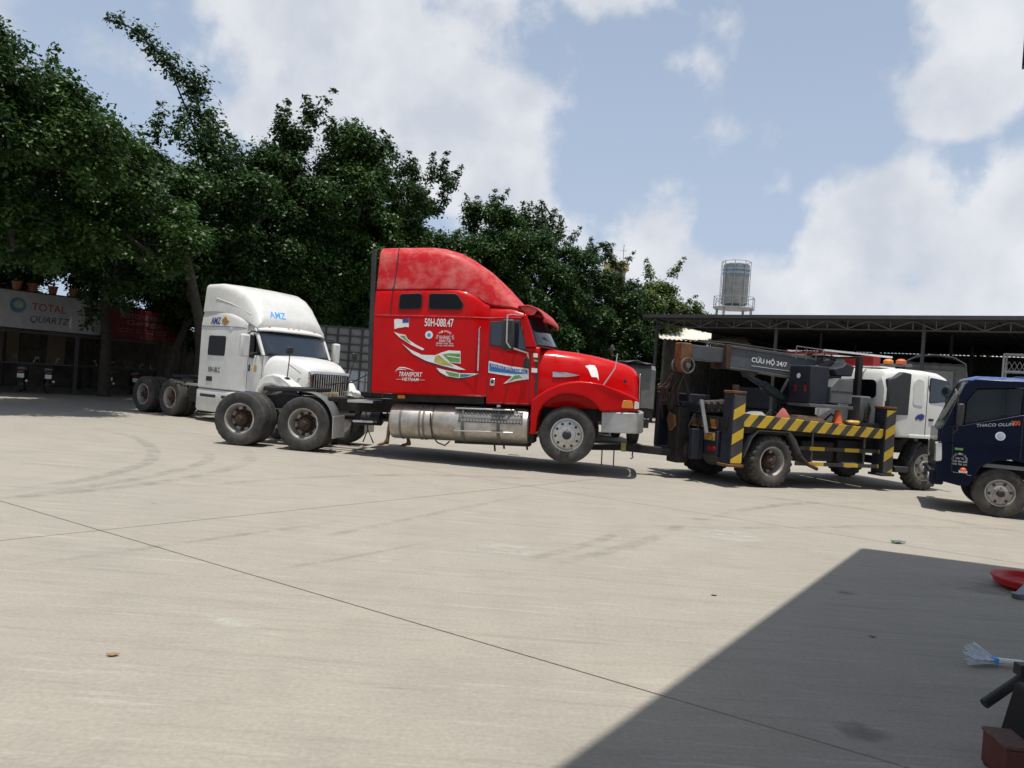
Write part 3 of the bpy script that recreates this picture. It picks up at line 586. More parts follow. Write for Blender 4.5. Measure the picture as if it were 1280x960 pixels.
# ------------------------------------------------------------------ motorbikes in the shed
def motorbike():
    t = bpy.data.objects.new('motorbike', None); COL.objects.link(t)
    wm = MB().lathe([(.22, -.045), (.27, -.05), (.3, -.02), (.3, .02), (.27, .05), (.22, .045)], n=24, closed=True).mesh('wheel', [M['rubber']])
    rm = MB().lathe([(.0, -.06), (.05, -.06), (.05, -.02), (.2, -.02), (.222, -.04), (.222, .04), (.2, .02), (.05, .02), (.05, .06), (0, .06)], n=20).mesh('rim', [M['alu']])
    for x in (-.62, .62): w = obj('wheel', wm, t, loc=(x, 0, .3)); obj('rim', rm, w)
    MB().prism([(-.75, .62), (-.5, .5), (-.25, .32), (.2, .3), (.38, .55), (.5, .95), (.42, 1.0), (.28, .62), (.1, .52), (-.1, .7), (-.8, .78)], 'y', -.11, .11).build('body', M['dark_plastic'], t, bev=.03)
    MB().prism([(-.78, .79), (-.1, .72), (-.02, .76), (-.3, .84), (-.8, .88)], 'y', -.12, .12).build('seat', M['seat'], t, bev=.03)
    MB().tube([(.36, -.36, 1.04), (.40, -.2, 1.0), (.42, 0, .99), (.40, .2, 1.0), (.36, .36, 1.04)], .015, 6).build('handlebar', M['steel'], t)
    for s in (-1, 1):
        MB().tube([(.4, s * .22, 1.02), (.38, s * .3, 1.2)], .007, 5).tube([(.37, s * .27, 1.21), (.37, s * .37, 1.21)], .045, 8).build('mirror', M['chrome'], t)
        MB().tube([(.42, s * .1, .95), (.62, s * .1, .3)], .022, 6).build('fork', M['steel'], t)
    MB().bx(-.92, -.9, -.1, .1, .52, .66).build('number_plate', M['plate_w'], t); MB().bx(-.86, -.8, -.09, .09, .70, .76).build('tail_light', M['redlens'], t, bev=.01)
    MB().lathe([(0, 0), (.07, 0), (.09, -.08), (0, -.1)], (.54, 0, .93), 'x', 14).build('headlight', M['lens'], t)
    MB().tube([(.1, -.14, .28), (-.4, -.16, .3), (-.8, -.17, .42)], [.03, .035, .045], 8).build('exhaust', M['chrome'], t)
    MB().bar((.05, .1, .3), (.0, .28, .01), .025, .02).build('kickstand', M['steel'], t)
    return t
mb0 = motorbike()
for k, (x, y, a, lb) in enumerate(((-.2, 1.0, 66, 'parked motorbike at the left edge under the white signboard'), (1.5, 1.2, 58, 'parked motorbike under the round emblem of the white signboard'), (2.2, 1.0, 64, 'parked motorbike beside the thin shed post, white plate showing'),
        (4.6, 1.5, 70, 'parked motorbike under the left part of the dark red signboard'), (5.6, 1.2, 62, 'parked motorbike under the right end of the dark red signboard'), (7.0, 1.6, 74, 'parked motorbike behind the white tractor rear wheels'))):
    o = mb0 if k == 0 else copy_tree(mb0); c59, s59 = math.cos(R(59)), math.sin(R(59))
    o.matrix_world = Matrix.Translation((-16.8 + c59 * x - s59 * y, 25 + s59 * x + c59 * y, 0)) @ Matrix.Rotation(R(59 + a), 4, 'Z'); tag(o, lb, 'motorbike', 'motorbikes parked in the shed')
# ------------------------------------------------------------------ steel shed on the right
ss = thing('steel_shed', 'long open steel shed with flat dark roof and front truss at right', 'shed', (7.0, 40.0, 0), -38)
LN, DP, HT = 34.0, 22.0, 5.5
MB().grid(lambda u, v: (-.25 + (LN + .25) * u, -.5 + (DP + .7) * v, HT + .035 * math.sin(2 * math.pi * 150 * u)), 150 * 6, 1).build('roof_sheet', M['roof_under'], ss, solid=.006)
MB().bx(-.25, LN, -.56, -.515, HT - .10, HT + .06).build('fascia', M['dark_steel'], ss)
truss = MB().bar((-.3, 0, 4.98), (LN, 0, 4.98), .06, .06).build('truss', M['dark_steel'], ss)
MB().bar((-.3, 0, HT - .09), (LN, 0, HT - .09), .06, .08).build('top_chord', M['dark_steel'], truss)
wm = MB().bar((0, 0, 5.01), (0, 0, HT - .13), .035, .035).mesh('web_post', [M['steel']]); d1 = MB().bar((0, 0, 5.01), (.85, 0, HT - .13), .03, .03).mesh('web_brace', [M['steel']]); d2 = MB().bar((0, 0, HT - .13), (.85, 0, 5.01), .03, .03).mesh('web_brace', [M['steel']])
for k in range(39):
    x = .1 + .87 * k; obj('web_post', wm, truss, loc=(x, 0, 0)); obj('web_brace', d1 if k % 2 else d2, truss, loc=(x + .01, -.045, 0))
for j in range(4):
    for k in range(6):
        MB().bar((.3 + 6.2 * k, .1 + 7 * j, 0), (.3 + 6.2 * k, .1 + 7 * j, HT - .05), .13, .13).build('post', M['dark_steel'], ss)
MB().bx(0, .12, 1.5, 7.8, 0, 4.45).build('added_end_wall', M['concrete_wall'], ss); MB().bx(0, .12, 7.801, DP - .002, 0, HT - .045).build('added_end_wall', M['concrete_wall'], ss)  # added walls: a dark backing that stands in for shade at this end
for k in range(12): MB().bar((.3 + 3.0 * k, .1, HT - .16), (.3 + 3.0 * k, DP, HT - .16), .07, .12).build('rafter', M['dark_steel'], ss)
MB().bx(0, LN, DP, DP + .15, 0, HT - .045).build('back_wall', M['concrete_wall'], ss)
MB().bx(LN - .15, LN, 0, DP - .002, 0, HT - .045).build('added_end_wall', M['concrete_wall'], ss)  # unseen end, closed to keep sky light out of the shed

# small sunlit lean-to roof seen past the shed's open end
le = thing('lean_to', 'small pale corrugated roof lit by the sun beyond the shed corner', 'roof', (8.6, 46.2, 0), -4)
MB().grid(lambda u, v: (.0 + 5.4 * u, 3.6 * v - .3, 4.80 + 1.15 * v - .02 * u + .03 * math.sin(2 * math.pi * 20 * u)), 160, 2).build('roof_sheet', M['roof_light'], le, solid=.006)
for x, y in ((.3, 0), (3.0, 0), (.3, 2.7), (3.0, 2.7)): MB().bar((x, y, 0), (x, y, 4.9), .09, .09).build('post', M['steel'], le)

# picket fence under the trees
fc = thing('picket_fence', 'brown rusty picket fence under the trees behind the red hood', 'fence', (1.4, 39.0, 0), 4)
pk = MB().bx(-.05, .05, -.012, .012, .1, 2.35).prism([(-.05, 2.35), (.05, 2.35), (0, 2.48)], 'y', -.012, .012).mesh('picket', [mat('rusty_picket', (.10, .065, .05), .85, var=.35)])
for k in range(34): obj('picket', pk, fc, loc=(.17 * k, 0, random.uniform(-.03, .03)))
for z in (.6, 1.9): MB().bx(-.1, 5.8, .014, .06, z, z + .07).build('rail', M['rust'], fc)

# ------------------------------------------------------------------ towers
wt = thing('water_tower', 'ribbed grey water tank tower on steel legs behind the shed roof', 'water tower', (19.6, 70, 0))
prof = []
for k in range(27): z = 10.05 + 3.6 * k / 26; prof.append((1.14 + (.035 if k % 2 else 0) - .012 * k / 26, z))
MB().lathe([(.01, 10.02)] + prof + [(.9, 13.75), (.01, 13.9)], ax='z', n=36).build('tank', M['tankwall'], wt)
for z in (12.75, 13.12): MB().lathe([(1.19, z), (1.19, z + .2), (1.15, z + .2), (1.15, z)], ax='z', n=36, closed=True).build('band', M['tankblue'], wt)
MB().lathe([(1.9, 9.62), (1.9, 9.75), (.02, 9.75), (.02, 9.62)], ax='z', n=8, closed=True).build('platform', M['galv'], wt)
for k in range(8):
    a = R(45 * k + 22.5); c, s = math.cos(a), math.sin(a)
    MB().bar((1.25 * c, 1.25 * s, 9.78), (1.25 * c, 1.25 * s, 13.95), .05, .05).build('cage_post', M['galv'], wt)
    a2 = R(45 * k); c2, s2 = math.cos(a2), math.sin(a2); a3 = R(45 * k + 45); c3, s3 = math.cos(a3), math.sin(a3)
    MB().bar((1.85 * c2, 1.85 * s2, 9.76), (1.85 * c2, 1.85 * s2, 10.7), .05, .05).build('rail_post', M['galv'], wt)
    MB().bar((1.85 * c2, 1.85 * s2, 10.68), (1.85 * c3, 1.85 * s3, 10.68), .04, .04).bar((1.85 * c2, 1.85 * s2, 9.85), (1.85 * c3, 1.85 * s3, 10.6), .03, .03).build('handrail', M['galv'], wt)
    a4 = R(45 * k + 67.5); MB().bar((1.25 * c, 1.25 * s, 13.93), (1.25 * math.cos(a4), 1.25 * math.sin(a4), 13.93), .04, .04).build('cage_ring', M['galv'], wt)
for x, y in ((-1.2, -1.2), (1.2, -1.2), (1.2, 1.2), (-1.2, 1.2)):
    MB().bar((x * 1.3, y * 1.3, 0), (x, y, 9.62), .18, .18).build('leg', M['galv'], wt); MB().bar((x * 1.2, y * 1.2, 3), (-y * 1.1, x * 1.1, 8.6), .07, .07).build('brace', M['galv'], wt)
mb = MB()
for z in np.arange(9.8, 13.9, .3): mb.bar((-1.33, -.2, z), (-1.33, .2, z), .025, .025)
mb.bar((-1.33, -.2, 9.7), (-1.33, -.2, 14), .03, .03).bar((-1.33, .2, 9.7), (-1.33, .2, 14), .03, .03).build('ladder', M['galv'], wt)
ct = thing('cream_tower', 'small cream tower top with yellow rim and mast behind the trees', 'tower', (9.3, 75, 0))
MB().lathe([(.95, 0), (.95, 12.9), (1.08, 13.1)], ax='z', n=8).build('shaft', M['cream_wall'], ct, sm=0)
MB().lathe([(1.1, 13.1), (1.2, 13.25), (1.2, 13.75), (1.05, 13.9), (.02, 13.9)], ax='z', n=8).build('rim', mat('yellow_paint', (.50, .40, .14), .7), ct, sm=0)
for k in range(4): a = R(90 * k + 22.5); MB().bx(-.22, .22, -.93, -.86, 11.6, 12.5).build('window', M['glass'], ct, rot=(0, 0, a))
MB().tube([(.6, 0, 13.9), (.6, 0, 15.7)], .03, 6).bar((.3, 0, 15.1), (.9, 0, 15.1), .03, .03).build('mast', M['steel'], ct)

# ------------------------------------------------------------------ wheels
WC = {}
def wheel_meshes(kind, Rr, w, mt, mr):
    key = (kind, Rr, w, mt.name, mr.name)
    if key in WC: return WC[key]
    rb = Rr * (.565 if kind != 'light' else .53)
    lug = kind in ('lugdual', 'lugfront'); n = 96 if lug else 60
    h = w / 2; g = .011 if not lug else .016
    prof = [(rb, h * .80), (rb + .015, h * .90), (rb + (Rr - rb) * .35, h * 1.03), (rb + (Rr - rb) * .68, h * 1.04), (Rr * .955, h * .95), (Rr * .993, h * .80), (Rr, h * .62)]
    tread = []
    for t in (.36, 0, -.36): tread += [(Rr, h * (t + .07)), (Rr - g, h * (t + .05)), (Rr - g, h * (t - .05)), (Rr, h * (t - .07))]
    full = prof + tread + [(r, -t) for r, t in reversed(prof)]; L0 = len(prof)
    def mod(q, k):
        sh = q in (L0 - 3, L0 - 2, L0 - 1) or q in (len(full) - L0, len(full) - L0 + 1, len(full) - L0 + 2)
        if lug: 
            if sh: return -.028 if (k // 2) % 2 else 0
            if L0 <= q < len(full) - L0: return -.016 if ((k + 1) // 2) % 2 and q % 4 in (0, 3) else 0
        elif q in (L0 - 2, len(full) - L0 + 1): return -.006 if k % 2 else 0
        return 0
    tyre = MB().lathe(full, n=n, closed=True, mod=mod).mesh('wheel', [mt], 30)
    b = MB(); lip = rb + .012
    if kind in ('front', 'lugfront', 'light'):
        fo = h * .62
        b.lathe([(rb * .97, -h * .8), (lip, -h * .84), (lip, -h * .74), (rb * .95, -h * .5), (rb * .92, h * .4), (lip - .005, h * .74), (lip, h * .86), (rb * .96, h * .88), (rb * .925, h * .72), (rb * .90, fo), (rb * .80, fo + .012), (rb * .55, fo + .02), (rb * .52, fo + .05), (rb * .36, fo + .06), (.0, fo + .06)], n=48)
        b.mat(1)
        nh = 10 if kind == 'front' else 6
        for k in range(nh):
            a = 2 * math.pi * (k + .3) / nh; r0 = rb * .73; c, s = r0 * math.cos(a), r0 * math.sin(a)
            hr = rb * (.085 if kind == 'front' else .11)
            b.cyl((c, fo, s), (c, fo + .024, s), hr, hr, 10)
        b.mat(0)
        for k in range(10 if kind == 'front' else 6):
            a = 2 * math.pi * k / (10 if kind == 'front' else 6); r0 = rb * .46; c, s = r0 * math.cos(a), r0 * math.sin(a); b.cyl((c, fo + .05, s), (c, fo + .085, s), .016, .012, 6)
        b.mat(1); b.lathe([(rb * .29, fo + .05), (rb * .28, fo + .11), (rb * .2, fo + .13), (0, fo + .135)], n=20)
    else:
        fi = -h * .35
        b.lathe([(rb * .97, -h * .8), (lip, -h * .84), (lip, -h * .74), (rb * .93, -h * .5), (rb * .92, h * .45), (lip - .005, h * .74), (lip, h * .86), (rb * .95, h * .88), (rb * .90, h * .62), (rb * .84, h * .2), (rb * .80, fi), (rb * .62, fi - .01)], n=48)
        b.mat(1); b.lathe([(rb * .62, fi - .012), (rb * .60, fi + .01), (rb * .46, fi + .015), (rb * .44, fi + .09), (rb * .36, fi + .13), (rb * .22, fi + .15), (rb * .2, fi + .2), (0, fi + .205)], n=32)
        for k in range(8):
            a = 2 * math.pi * k / 8; r0 = rb * .53; c, s = r0 * math.cos(a), r0 * math.sin(a); b.cyl((c, fi, s), (c, fi + .05, s), .017, .014, 6)
            r1 = rb * .71; c, s = r1 * math.cos(a + .3), r1 * math.sin(a + .3); b.cyl((c, fi - .02, s), (c, fi + .016, s), .035, .035, 8)
    rim = b.mesh('rim', [mr, M['rust'] if 'dual' in kind else M['black']], 30)
    WC[key] = (tyre, rim); return WC[key]
def wheel(par, x, y, z, Rr, w, kind, mt, mr, spin=0, steer=0):
    ty, rm = wheel_meshes(kind, Rr, w, mt, mr)
    o = obj('wheel', ty, par, loc=(x, y, z), rot=(0, R(spin), R(steer) + (math.pi if y < 0 else 0))); obj('rim', rm, o); return o
def pane(par, poly, y, s=-1, frame=.02, mt=None, name='window', th=.012):
    cx = sum(p[0] for p in poly) / len(poly); cz = sum(p[1] for p in poly) / len(poly)
    big = [(cx + (p[0] - cx) * (1 + frame / abs(max(q[0] for q in poly) - cx)), cz + (p[1] - cz) * (1 + frame / abs(max(q[1] for q in poly) - cz))) for p in poly]
    f = MB().prism(big, 'y', y, y + s * th).build(name, M['black'], par, bev=.006)
    MB().prism(poly, 'y', y + s * th, y + s * (th + .005)).build('pane', mt or M['tint'], f); return f
def rnd(poly, r=.04, n=4):
    out = []; N = len(poly)
    for i in range(N):
        a, b, c = Vector(poly[i - 1]), Vector(poly[i]), Vector(poly[(i + 1) % N]); ra = min(r, (a - b).length * .45); rc = min(r, (c - b).length * .45)
        out += bez(tuple(b + (a - b).normalized() * ra), tuple(b), tuple(b + (c - b).normalized() * rc), n)
    return out
def decal(par, poly, y, m, name='sticker', th=.003, s=-1): return MB().prism(poly, 'y', y, y + s * th).build(name, m, par, sm=0)
def stadium(cx, cz, r, n=24): return [(cx + r * math.cos(2 * math.pi * k / n), cz + r * math.sin(2 * math.pi * k / n)) for k in range(n)]
def lerp(tab, x):
    for (a, b), (c, d) in zip(tab, tab[1:]):
        if x <= c: return b + (d - b) * max(0, (x - a)) / (c - a)
    return tab[-1][1]

# ------------------------------------------------------------------ RED TRACTOR (front lifted by the tow truck)
PIT = 2.2
rt = thing('red_tractor_truck', 'red high roof sleeper tractor truck with its front wheels lifted by the tow truck', 'truck', (-4.31, 15.76, 0), -8, ry=-PIT)
gz = lambda x, r: (r - x * math.sin(R(PIT))) / math.cos(R(PIT))
for s in (-1, 1):
    MB().bx(-1.15, 6.35, s * .42 - .04, s * .42 + .04, .74, .99).build('frame_rail', M['chassis'], rt, bev=.008)
    for x in (-.65, .63):
        wheel(rt, x, s * 1.075, gz(x, .515), .515, .28, 'dual', M['rubber'], M['steel_rim'], spin=random.uniform(0, 90)); wheel(rt, x, s * .755, gz(x, .515), .515, .28, 'dual', M['rubber'], M['steel_rim'], spin=random.uniform(0, 90))
    wheel(rt, 5.6, s * 1.03, .5, .51, .30, 'front', M['rubber'], M['alu'], spin=17)
for x in (-.65, .63):
    MB().cyl((x, -1.0, gz(x, .515)), (x, 1.0, gz(x, .515)), .075, n=12).lathe([(.02, -.25), (.16, -.2), (.22, 0), (.16, .2), (.02, .25)], (x, 0, gz(x, .515)), 'x', 16).build('axle', M['chassis'], rt)
MB().bar((5.6, -.95, .45), (5.6, .95, .45), .12, .12).build('axle', M['chassis'], rt)
for x in (-1.1, -.2, .3, 1.4, 2.4, 3.6, 4.8): MB().bx(x - .05, x + .05, -.38, .38, .76, .96).build('cross_member', M['chassis'], rt)
MB().cyl((.8, 0, .6), (4.4, 0, .75), .06).build('drive_shaft', M['chassis'], rt)
fw = MB().prism([(-.62, .30), (-.45, .5), (.35, .52), (.55, .35), (.55, -.35), (.35, -.52), (-.45, -.5), (-.62, -.30), (-.62, -.08), (-.1, -.05), (-.1, .05), (-.62, .08)], 'z', 1.08, 1.16).build('fifth_wheel', M['black'], rt, bev=.015)
for s in (-1, 1): MB().prism([(-.25, 1.0), (.25, 1.0), (.12, 1.08), (-.12, 1.08)], 'y', s * .42 - .05, s * .42 + .05).build('bracket', M['black'], fw)
for k in range(9): MB().bar((-.55 + .13 * k, -.40, 1.165), (-.50 + .13 * k, .40, 1.165), .012, .006).build('grease_groove', M['chassis'], fw)
for s in (-1, 1):
    def mg(u, v, s=s):
        a = R(92 - 84 * u); return (.63 + .585 * math.cos(a), s * (.78 + .42 * v), .51 + .585 * math.sin(a))
    MB().grid(mg, 14, 2).build('mudguard', M['crane_light'], rt, solid=.008); MB().bx(1.215, 1.235, s * .92 - .3, s * .92 + .3, .24, .66).build('mud_flap', M['bumper'], rt, bev=.004)
    MB().tube([(1.0, s * .4, .9), (1.02, s * .95, .98)], .025, 6).build('mudguard_stay', M['chassis'], rt)
    MB().bx(1.45, 1.95, s * .78 - .33, s * .78 + .33, .93, .98).build('step_plate', M['alu'], rt, bev=.006); MB().bx(1.55, 1.95, s * .95 - .12, s * .95 + .12, .56, .60).build('step_plate', M['alu'], rt, bev=.006)
    MB().tube([(1.62, s * .9, .58), (1.62, s * .9, .95)], .02, 6).build('step_stay', M['chassis'], rt)
MB().tube([(1.75, -.9, .75), (1.80, -.9, .42), (1.72, -.92, .18), (1.80, -.9, .42), (1.92, -.9, .17)], .014, 6).build('hanging_hook', M['black'], rt)
MB().tube([(1.9, -.3, 1.5), (1.6, -.3, 1.5), (1.2, -.2, 1.3), (.6, -.1, 1.25)], .011, 6).tube([(1.9, .1, 1.5), (1.5, .1, 1.3), (1.1, .1, 1.35), (.6, .05, 1.22)], .011, 6).build('air_hose', M['black'], rt)
MB().lathe([(.1, 0), (.14, .03), (.14, .52), (.1, .55)], (1.3, -.15, .6), 'x', 16).build('air_tank', M['black'], rt)
# sleeper box
zt = [(1.9, 3.08), (2.35, 3.10), (3.35, 3.12), (3.6, 3.10), (3.8, 3.02), (4.0, 2.90), (4.15, 2.845), (4.5, 2.82), (4.72, 2.75)]
hw = [(1.9, 1.22), (3.66, 1.22), (3.85, 1.195), (4.0, 1.155), (4.1, 1.135), (4.8, 1.13)]
st = [1.95, 2.05, 2.35, 2.9, 3.3, 3.5, 3.66, 3.76, 3.85, 3.93, 4.0, 4.06, 4.1]
mb = MB(); mb.rings([sect(x, lerp(hw, x), lerp(hw, x) - .06, 1.13, 2.60, lerp(zt, x), .14) for x in st]); slp = mb.build('sleeper_body', M['red'], rt)
mb = MB(); mb.rings([sect(x, lerp(hw, x), lerp(hw, x) - .10, 1.0, 2.56, lerp(zt, x), .16) for x in (4.102, 4.3, 4.5, 4.66, 4.73)]); cab = mb.build('cab_body', M['red'], rt)
for s in (-1, 1): MB().prism([(4.728, 2.66), (4.79, 2.65), (4.99, 2.06), (4.728, 2.06)], 'y', s * 1.03, s * 1.13).build('pillar', M['red'], rt, bev=.02)
mb = MB(); mb.rings([sect(x, w, w - .02, 1.0, 1.9, 2.07, .05) for x, w in ((4.731, 1.13), (4.9, 1.12), (5.04, 1.10))]); mb.build('cowl', M['red'], rt)
# roof fairing
top = [(1.9, 3.885), (2.37, 3.90), (2.94, 3.91), (3.18, 3.885), (3.47, 3.81), (3.74, 3.67), (4.0, 3.50), (4.25, 3.28), (4.48, 3.04), (4.72, 2.80)]
mb = MB(); rs = []
for x in (1.96, 2.0, 2.37, 2.6, 2.94, 3.18, 3.34, 3.47, 3.6, 3.74, 3.88, 4.0, 4.12, 4.25, 4.37, 4.48, 4.6, 4.70):
    zb = lerp(zt, x) - .05; z1 = max(lerp(top, x), zb + .05); f = max(0, (x - 3.2) / 1.5); hb = 1.155 - .12 * f; ht = .99 - .09 * f; rs.append(sect(x, hb, min(ht, hb - .02), zb, zb + .04, z1, min(.26, (z1 - zb) * .55), .02))
mb.rings(rs).build('roof_fairing', M['red_faded'], rt)
for s in (-1, 1):
    MB().prism([(1.86, 1.14), (1.945, 1.14), (1.945, 3.80), (1.86, 3.78)], 'y', s * 1.16, s * 1.22).build('side_extender', M['dark_plastic'], rt, bev=.01)
    MB().tube([(2.33, s * 1.03, 3.88), (2.31, s * 1.10, 3.45), (2.295, s * 1.158, 3.12), (2.28, s * 1.195, 3.08), (2.26, s * 1.219, 2.59)], .009, 5).build('panel_seam', M['black_print'], rt)
    MB().tube([(1.96, s * 1.219, 2.575), (3.66, s * 1.219, 2.575), (3.85, s * 1.194, 2.575), (4.0, s * 1.154, 2.575), (4.1, s * 1.134, 2.575), (4.72, s * 1.131, 2.60)], .008, 5).build('belt_seam', M['red_faded'], rt)
MB().bx(1.90, 1.948, -1.1, 1.1, 1.2, 3.0).build('sleeper_back', M['dark_plastic'], rt)
MB().bx(2.3, 4.05, -1.05, 1.05, .99, 1.128).build('floor_box', M['chassis'], rt)
pane(rt, rnd([(2.43, 2.70), (2.84, 2.72), (2.84, 2.98), (2.44, 2.96)], .06), -1.214, name='sleeper_window'); pane(rt, rnd([(3.0, 2.715), (3.57, 2.72), (3.63, 2.80), (3.5, 2.98), (3.0, 2.98)], .05), -1.214, name='sleeper_window')
pane(rt, rnd([(4.15, 2.09), (4.80, 2.01), (4.66, 2.53), (4.15, 2.49)], .03), -1.128, mt=M['glass'], name='door_window'); pane(rt, rnd([(4.15, 2.09), (4.80, 2.01), (4.66, 2.53), (4.15, 2.49)], .03), 1.128, 1, mt=M['glass'], name='door_window')
MB().bx(4.38, 4.41, -1.158, -1.142, 2.07, 2.5).build('window_bar', M['black'], rt)
for s in (-1, 1):
    MB().tube([(4.12, s * 1.134, 2.54), (4.12, s * 1.134, 1.06), (4.30, s * 1.134, 1.03), (4.88, s * 1.122, 1.03), (4.9, s * 1.121, 1.95), (4.84, s * 1.132, 2.02)], .007, 5).build('door_seam', M['black_print'], rt)
MB().bx(4.16, 4.25, -1.15, -1.13, 1.34, 1.47).build('door_handle', M['chrome'], rt, bev=.01); MB().bx(4.18, 4.23, -1.155, -1.151, 1.38, 1.44).build('door_lock', M['black'], rt)
MB().tube([(3.95, -1.17, 2.40), (3.95, -1.235, 2.37), (3.945, -1.24, 1.6), (3.945, -1.17, 1.57)], .016, 8).build('grab_handle', M['chrome'], rt)
# mirror, with its chrome loop
mr_ = MB().bx(4.40, 4.62, -1.50, -1.38, 1.98, 2.53).build('mirror', M['black'], rt, bev=.03)
MB().tube([(4.74, -1.10, 2.62), (4.55, -1.40, 2.62), (4.50, -1.53, 2.6), (4.50, -1.53, 2.12), (4.56, -1.5, 2.03), (4.84, -1.2, 1.95), (4.86, -1.12, 1.80)], .016, 8).build('mirror_loop', M['chrome'], mr_)
MB().bx(4.77, 4.88, -1.20, -1.13, 1.68, 1.86).build('bracket', M['black'], mr_, bev=.015)
MB().bx(4.40, 4.62, 1.38, 1.50, 1.98, 2.53).build('mirror', M['black'], rt, bev=.03)
# visor and windshield
vp = [(4.62, 2.825), (4.84, 2.835), (5.02, 2.775), (5.16, 2.68), (5.24, 2.58), (5.26, 2.50)]
def vs(u, v):
    k = u * (len(vp) - 1); i = min(int(k), len(vp) - 2); t = k - i; x = vp[i][0] * (1 - t) + vp[i + 1][0] * t; z = vp[i][1] * (1 - t) + vp[i + 1][1] * t
    w = (v - .5) * 2; e = abs(w) ** 3; return (x - .16 * e * u, w * 1.06, z - .02 * e + .05 * e * u)
MB().grid(vs, 15, 20).build('sun_visor', M['red_faded'], rt, solid=.025)
for s in (-1, 1): MB().prism([(4.66, 2.80), (4.86, 2.80), (4.98, 2.75), (4.92, 2.66), (4.78, 2.64)], 'y', s * 1.04, s * 1.055).build('visor_side', M['red_faded'], rt)
def wsf(u, v):
    w = (u - .5) * 2; xb = 5.30 - .33 * w * w; xt = 5.00 - .24 * w * w; return (xt + (xb - xt) * (1 - v), w * 1.03, 2.06 + (2.66 - 2.06) * v)
MB().grid(wsf, 16, 6).build('windshield', M['glass'], rt, solid=.012)
MB().tube([(5.25, -.1, 2.09), (5.17, -.45, 2.18), (5.08, -.72, 2.28)], .009, 5).tube([(5.25, .1, 2.09), (5.17, .45, 2.18)], .009, 5).build('wiper', M['black'], rt)
# hood, fenders, nose
ht = [(5.04, 2.04, .99, 1.0), (5.3, 2.035, .96, .98), (5.67, 2.0, .92, .96), (5.96, 1.955, .88, .94), (6.2, 1.905, .84, .92), (6.45, 1.845, .79, .9), (6.62, 1.80, .75, .88), (6.74, 1.745, .71, .86), (6.81, 1.68, .67, .84), (6.85, 1.58, .63, .82), (6.865, 1.45, .61, .80)]
mb = MB(); mb.rings([sect(x, w, w - .16, .98, z - .40, z, .20, .03) for x, z, w, _ in ht]); mb.build('hood', M['red'], rt)
fp = [(4.94, 1.10), (5.02, 1.17), (5.2, 1.30), (5.42, 1.40), (5.6, 1.455), (5.79, 1.475), (6.0, 1.465), (6.2, 1.43), (6.5, 1.33), (6.75, 1.24), (6.85, 1.18), (6.87, .97), (6.2, .95), (6.17, .97), (6.11, 1.05), (6.03, 1.12), (5.94, 1.175), (5.85, 1.21), (5.72, 1.235), (5.6, 1.242), (5.47, 1.225), (5.36, 1.18), (5.25, 1.11), (5.16, 1.03), (5.10, .92), (5.06, .78), (5.04, .49), (4.92, .48)]
for s in (-1, 1):
    mb = MB(); mb.prism(fp, 'y', s * .66, s * 1.22); mb.warp(lambda x, y, z: (x, y * (1 - .16 * max(0, (x - 6.15) / .75) ** 1.5) if abs(y) > 1 else y, z)); mb.build('fender', M['red'], rt, bev=.07, seg=4)
    MB().prism(rnd([(6.55, 1.02), (6.58, 1.16), (6.74, 1.16), (6.77, 1.02)], .03), 'y', s * 1.0, s * 1.155).warp(lambda x, y, z: (x, y * (1 - .06 * max(0, x - 6.55) / .2), z)).build('turn_signal', M['amber'], rt, bev=.012)
    MB().prism(rnd([(6.775, 1.01), (6.785, 1.15), (6.86, 1.13), (6.865, 1.02)], .02), 'y', s * .8, s * 1.08).build('headlight', M['lens'], rt, bev=.012)
    MB().bx(5.1, 6.1, s * .5 - .02, s * .5 + .02, .7, 1.4).build('wheel_well', M['black'], rt)
bp = [(6.21, -1.14), (6.70, -1.13), (6.84, -1.06), (6.93, -.9), (6.97, -.5), (6.98, 0), (6.97, .5), (6.93, .9), (6.84, 1.06), (6.70, 1.13), (6.21, 1.14), (6.21, 1.10), (6.68, 1.09), (6.82, .98), (6.90, .5), (6.90, -.5), (6.82, -.98), (6.68, -1.09), (6.21, -1.10)]
MB().prism(bp, 'z', .57, .94).build('bumper', M['bumper'], rt, bev=.018, seg=3)
gr_ = MB().bx(6.868, 6.885, -.52, .52, 1.0, 1.66).build('grille', M['chrome'], rt, bev=.006)
for k in range(12): MB().bx(6.886, 6.90, -.47 + .08 * k, -.43 + .08 * k, 1.04, 1.62).build('grille_slat', M['black'], gr_)
fm = MB().tube([(6.2, -1.05, 1.39), (6.42, -1.02, 1.74)], .012, 6).tube([(6.42, -1.02, 1.74), (6.45, -1.0, 2.0)], .010, 6).build('fender_mirror', M['chrome'], rt)
MB().lathe([(.0, .02), (.085, .02), (.10, 0), (.085, -.03), (0, -.05)], (6.36, -1.0, 2.06), 'x', 18).build('mirror_head', M['black'], fm); MB().lathe([(.05, 0), (.04, .03), (0, .03)], (6.2, -1.05, 1.38), 'z', 12).build('mirror_foot', M['black'], fm)
MB().lathe([(.035, -.02), (.035, .02), (.0, .025)], (6.60, -.93, 1.50), 'y', 14).build('marker_light', M['black'], rt)
MB().bx(4.99, 5.035, -1.118, -1.10, 1.1, 1.95).build('hood_latch', M['black'], rt)
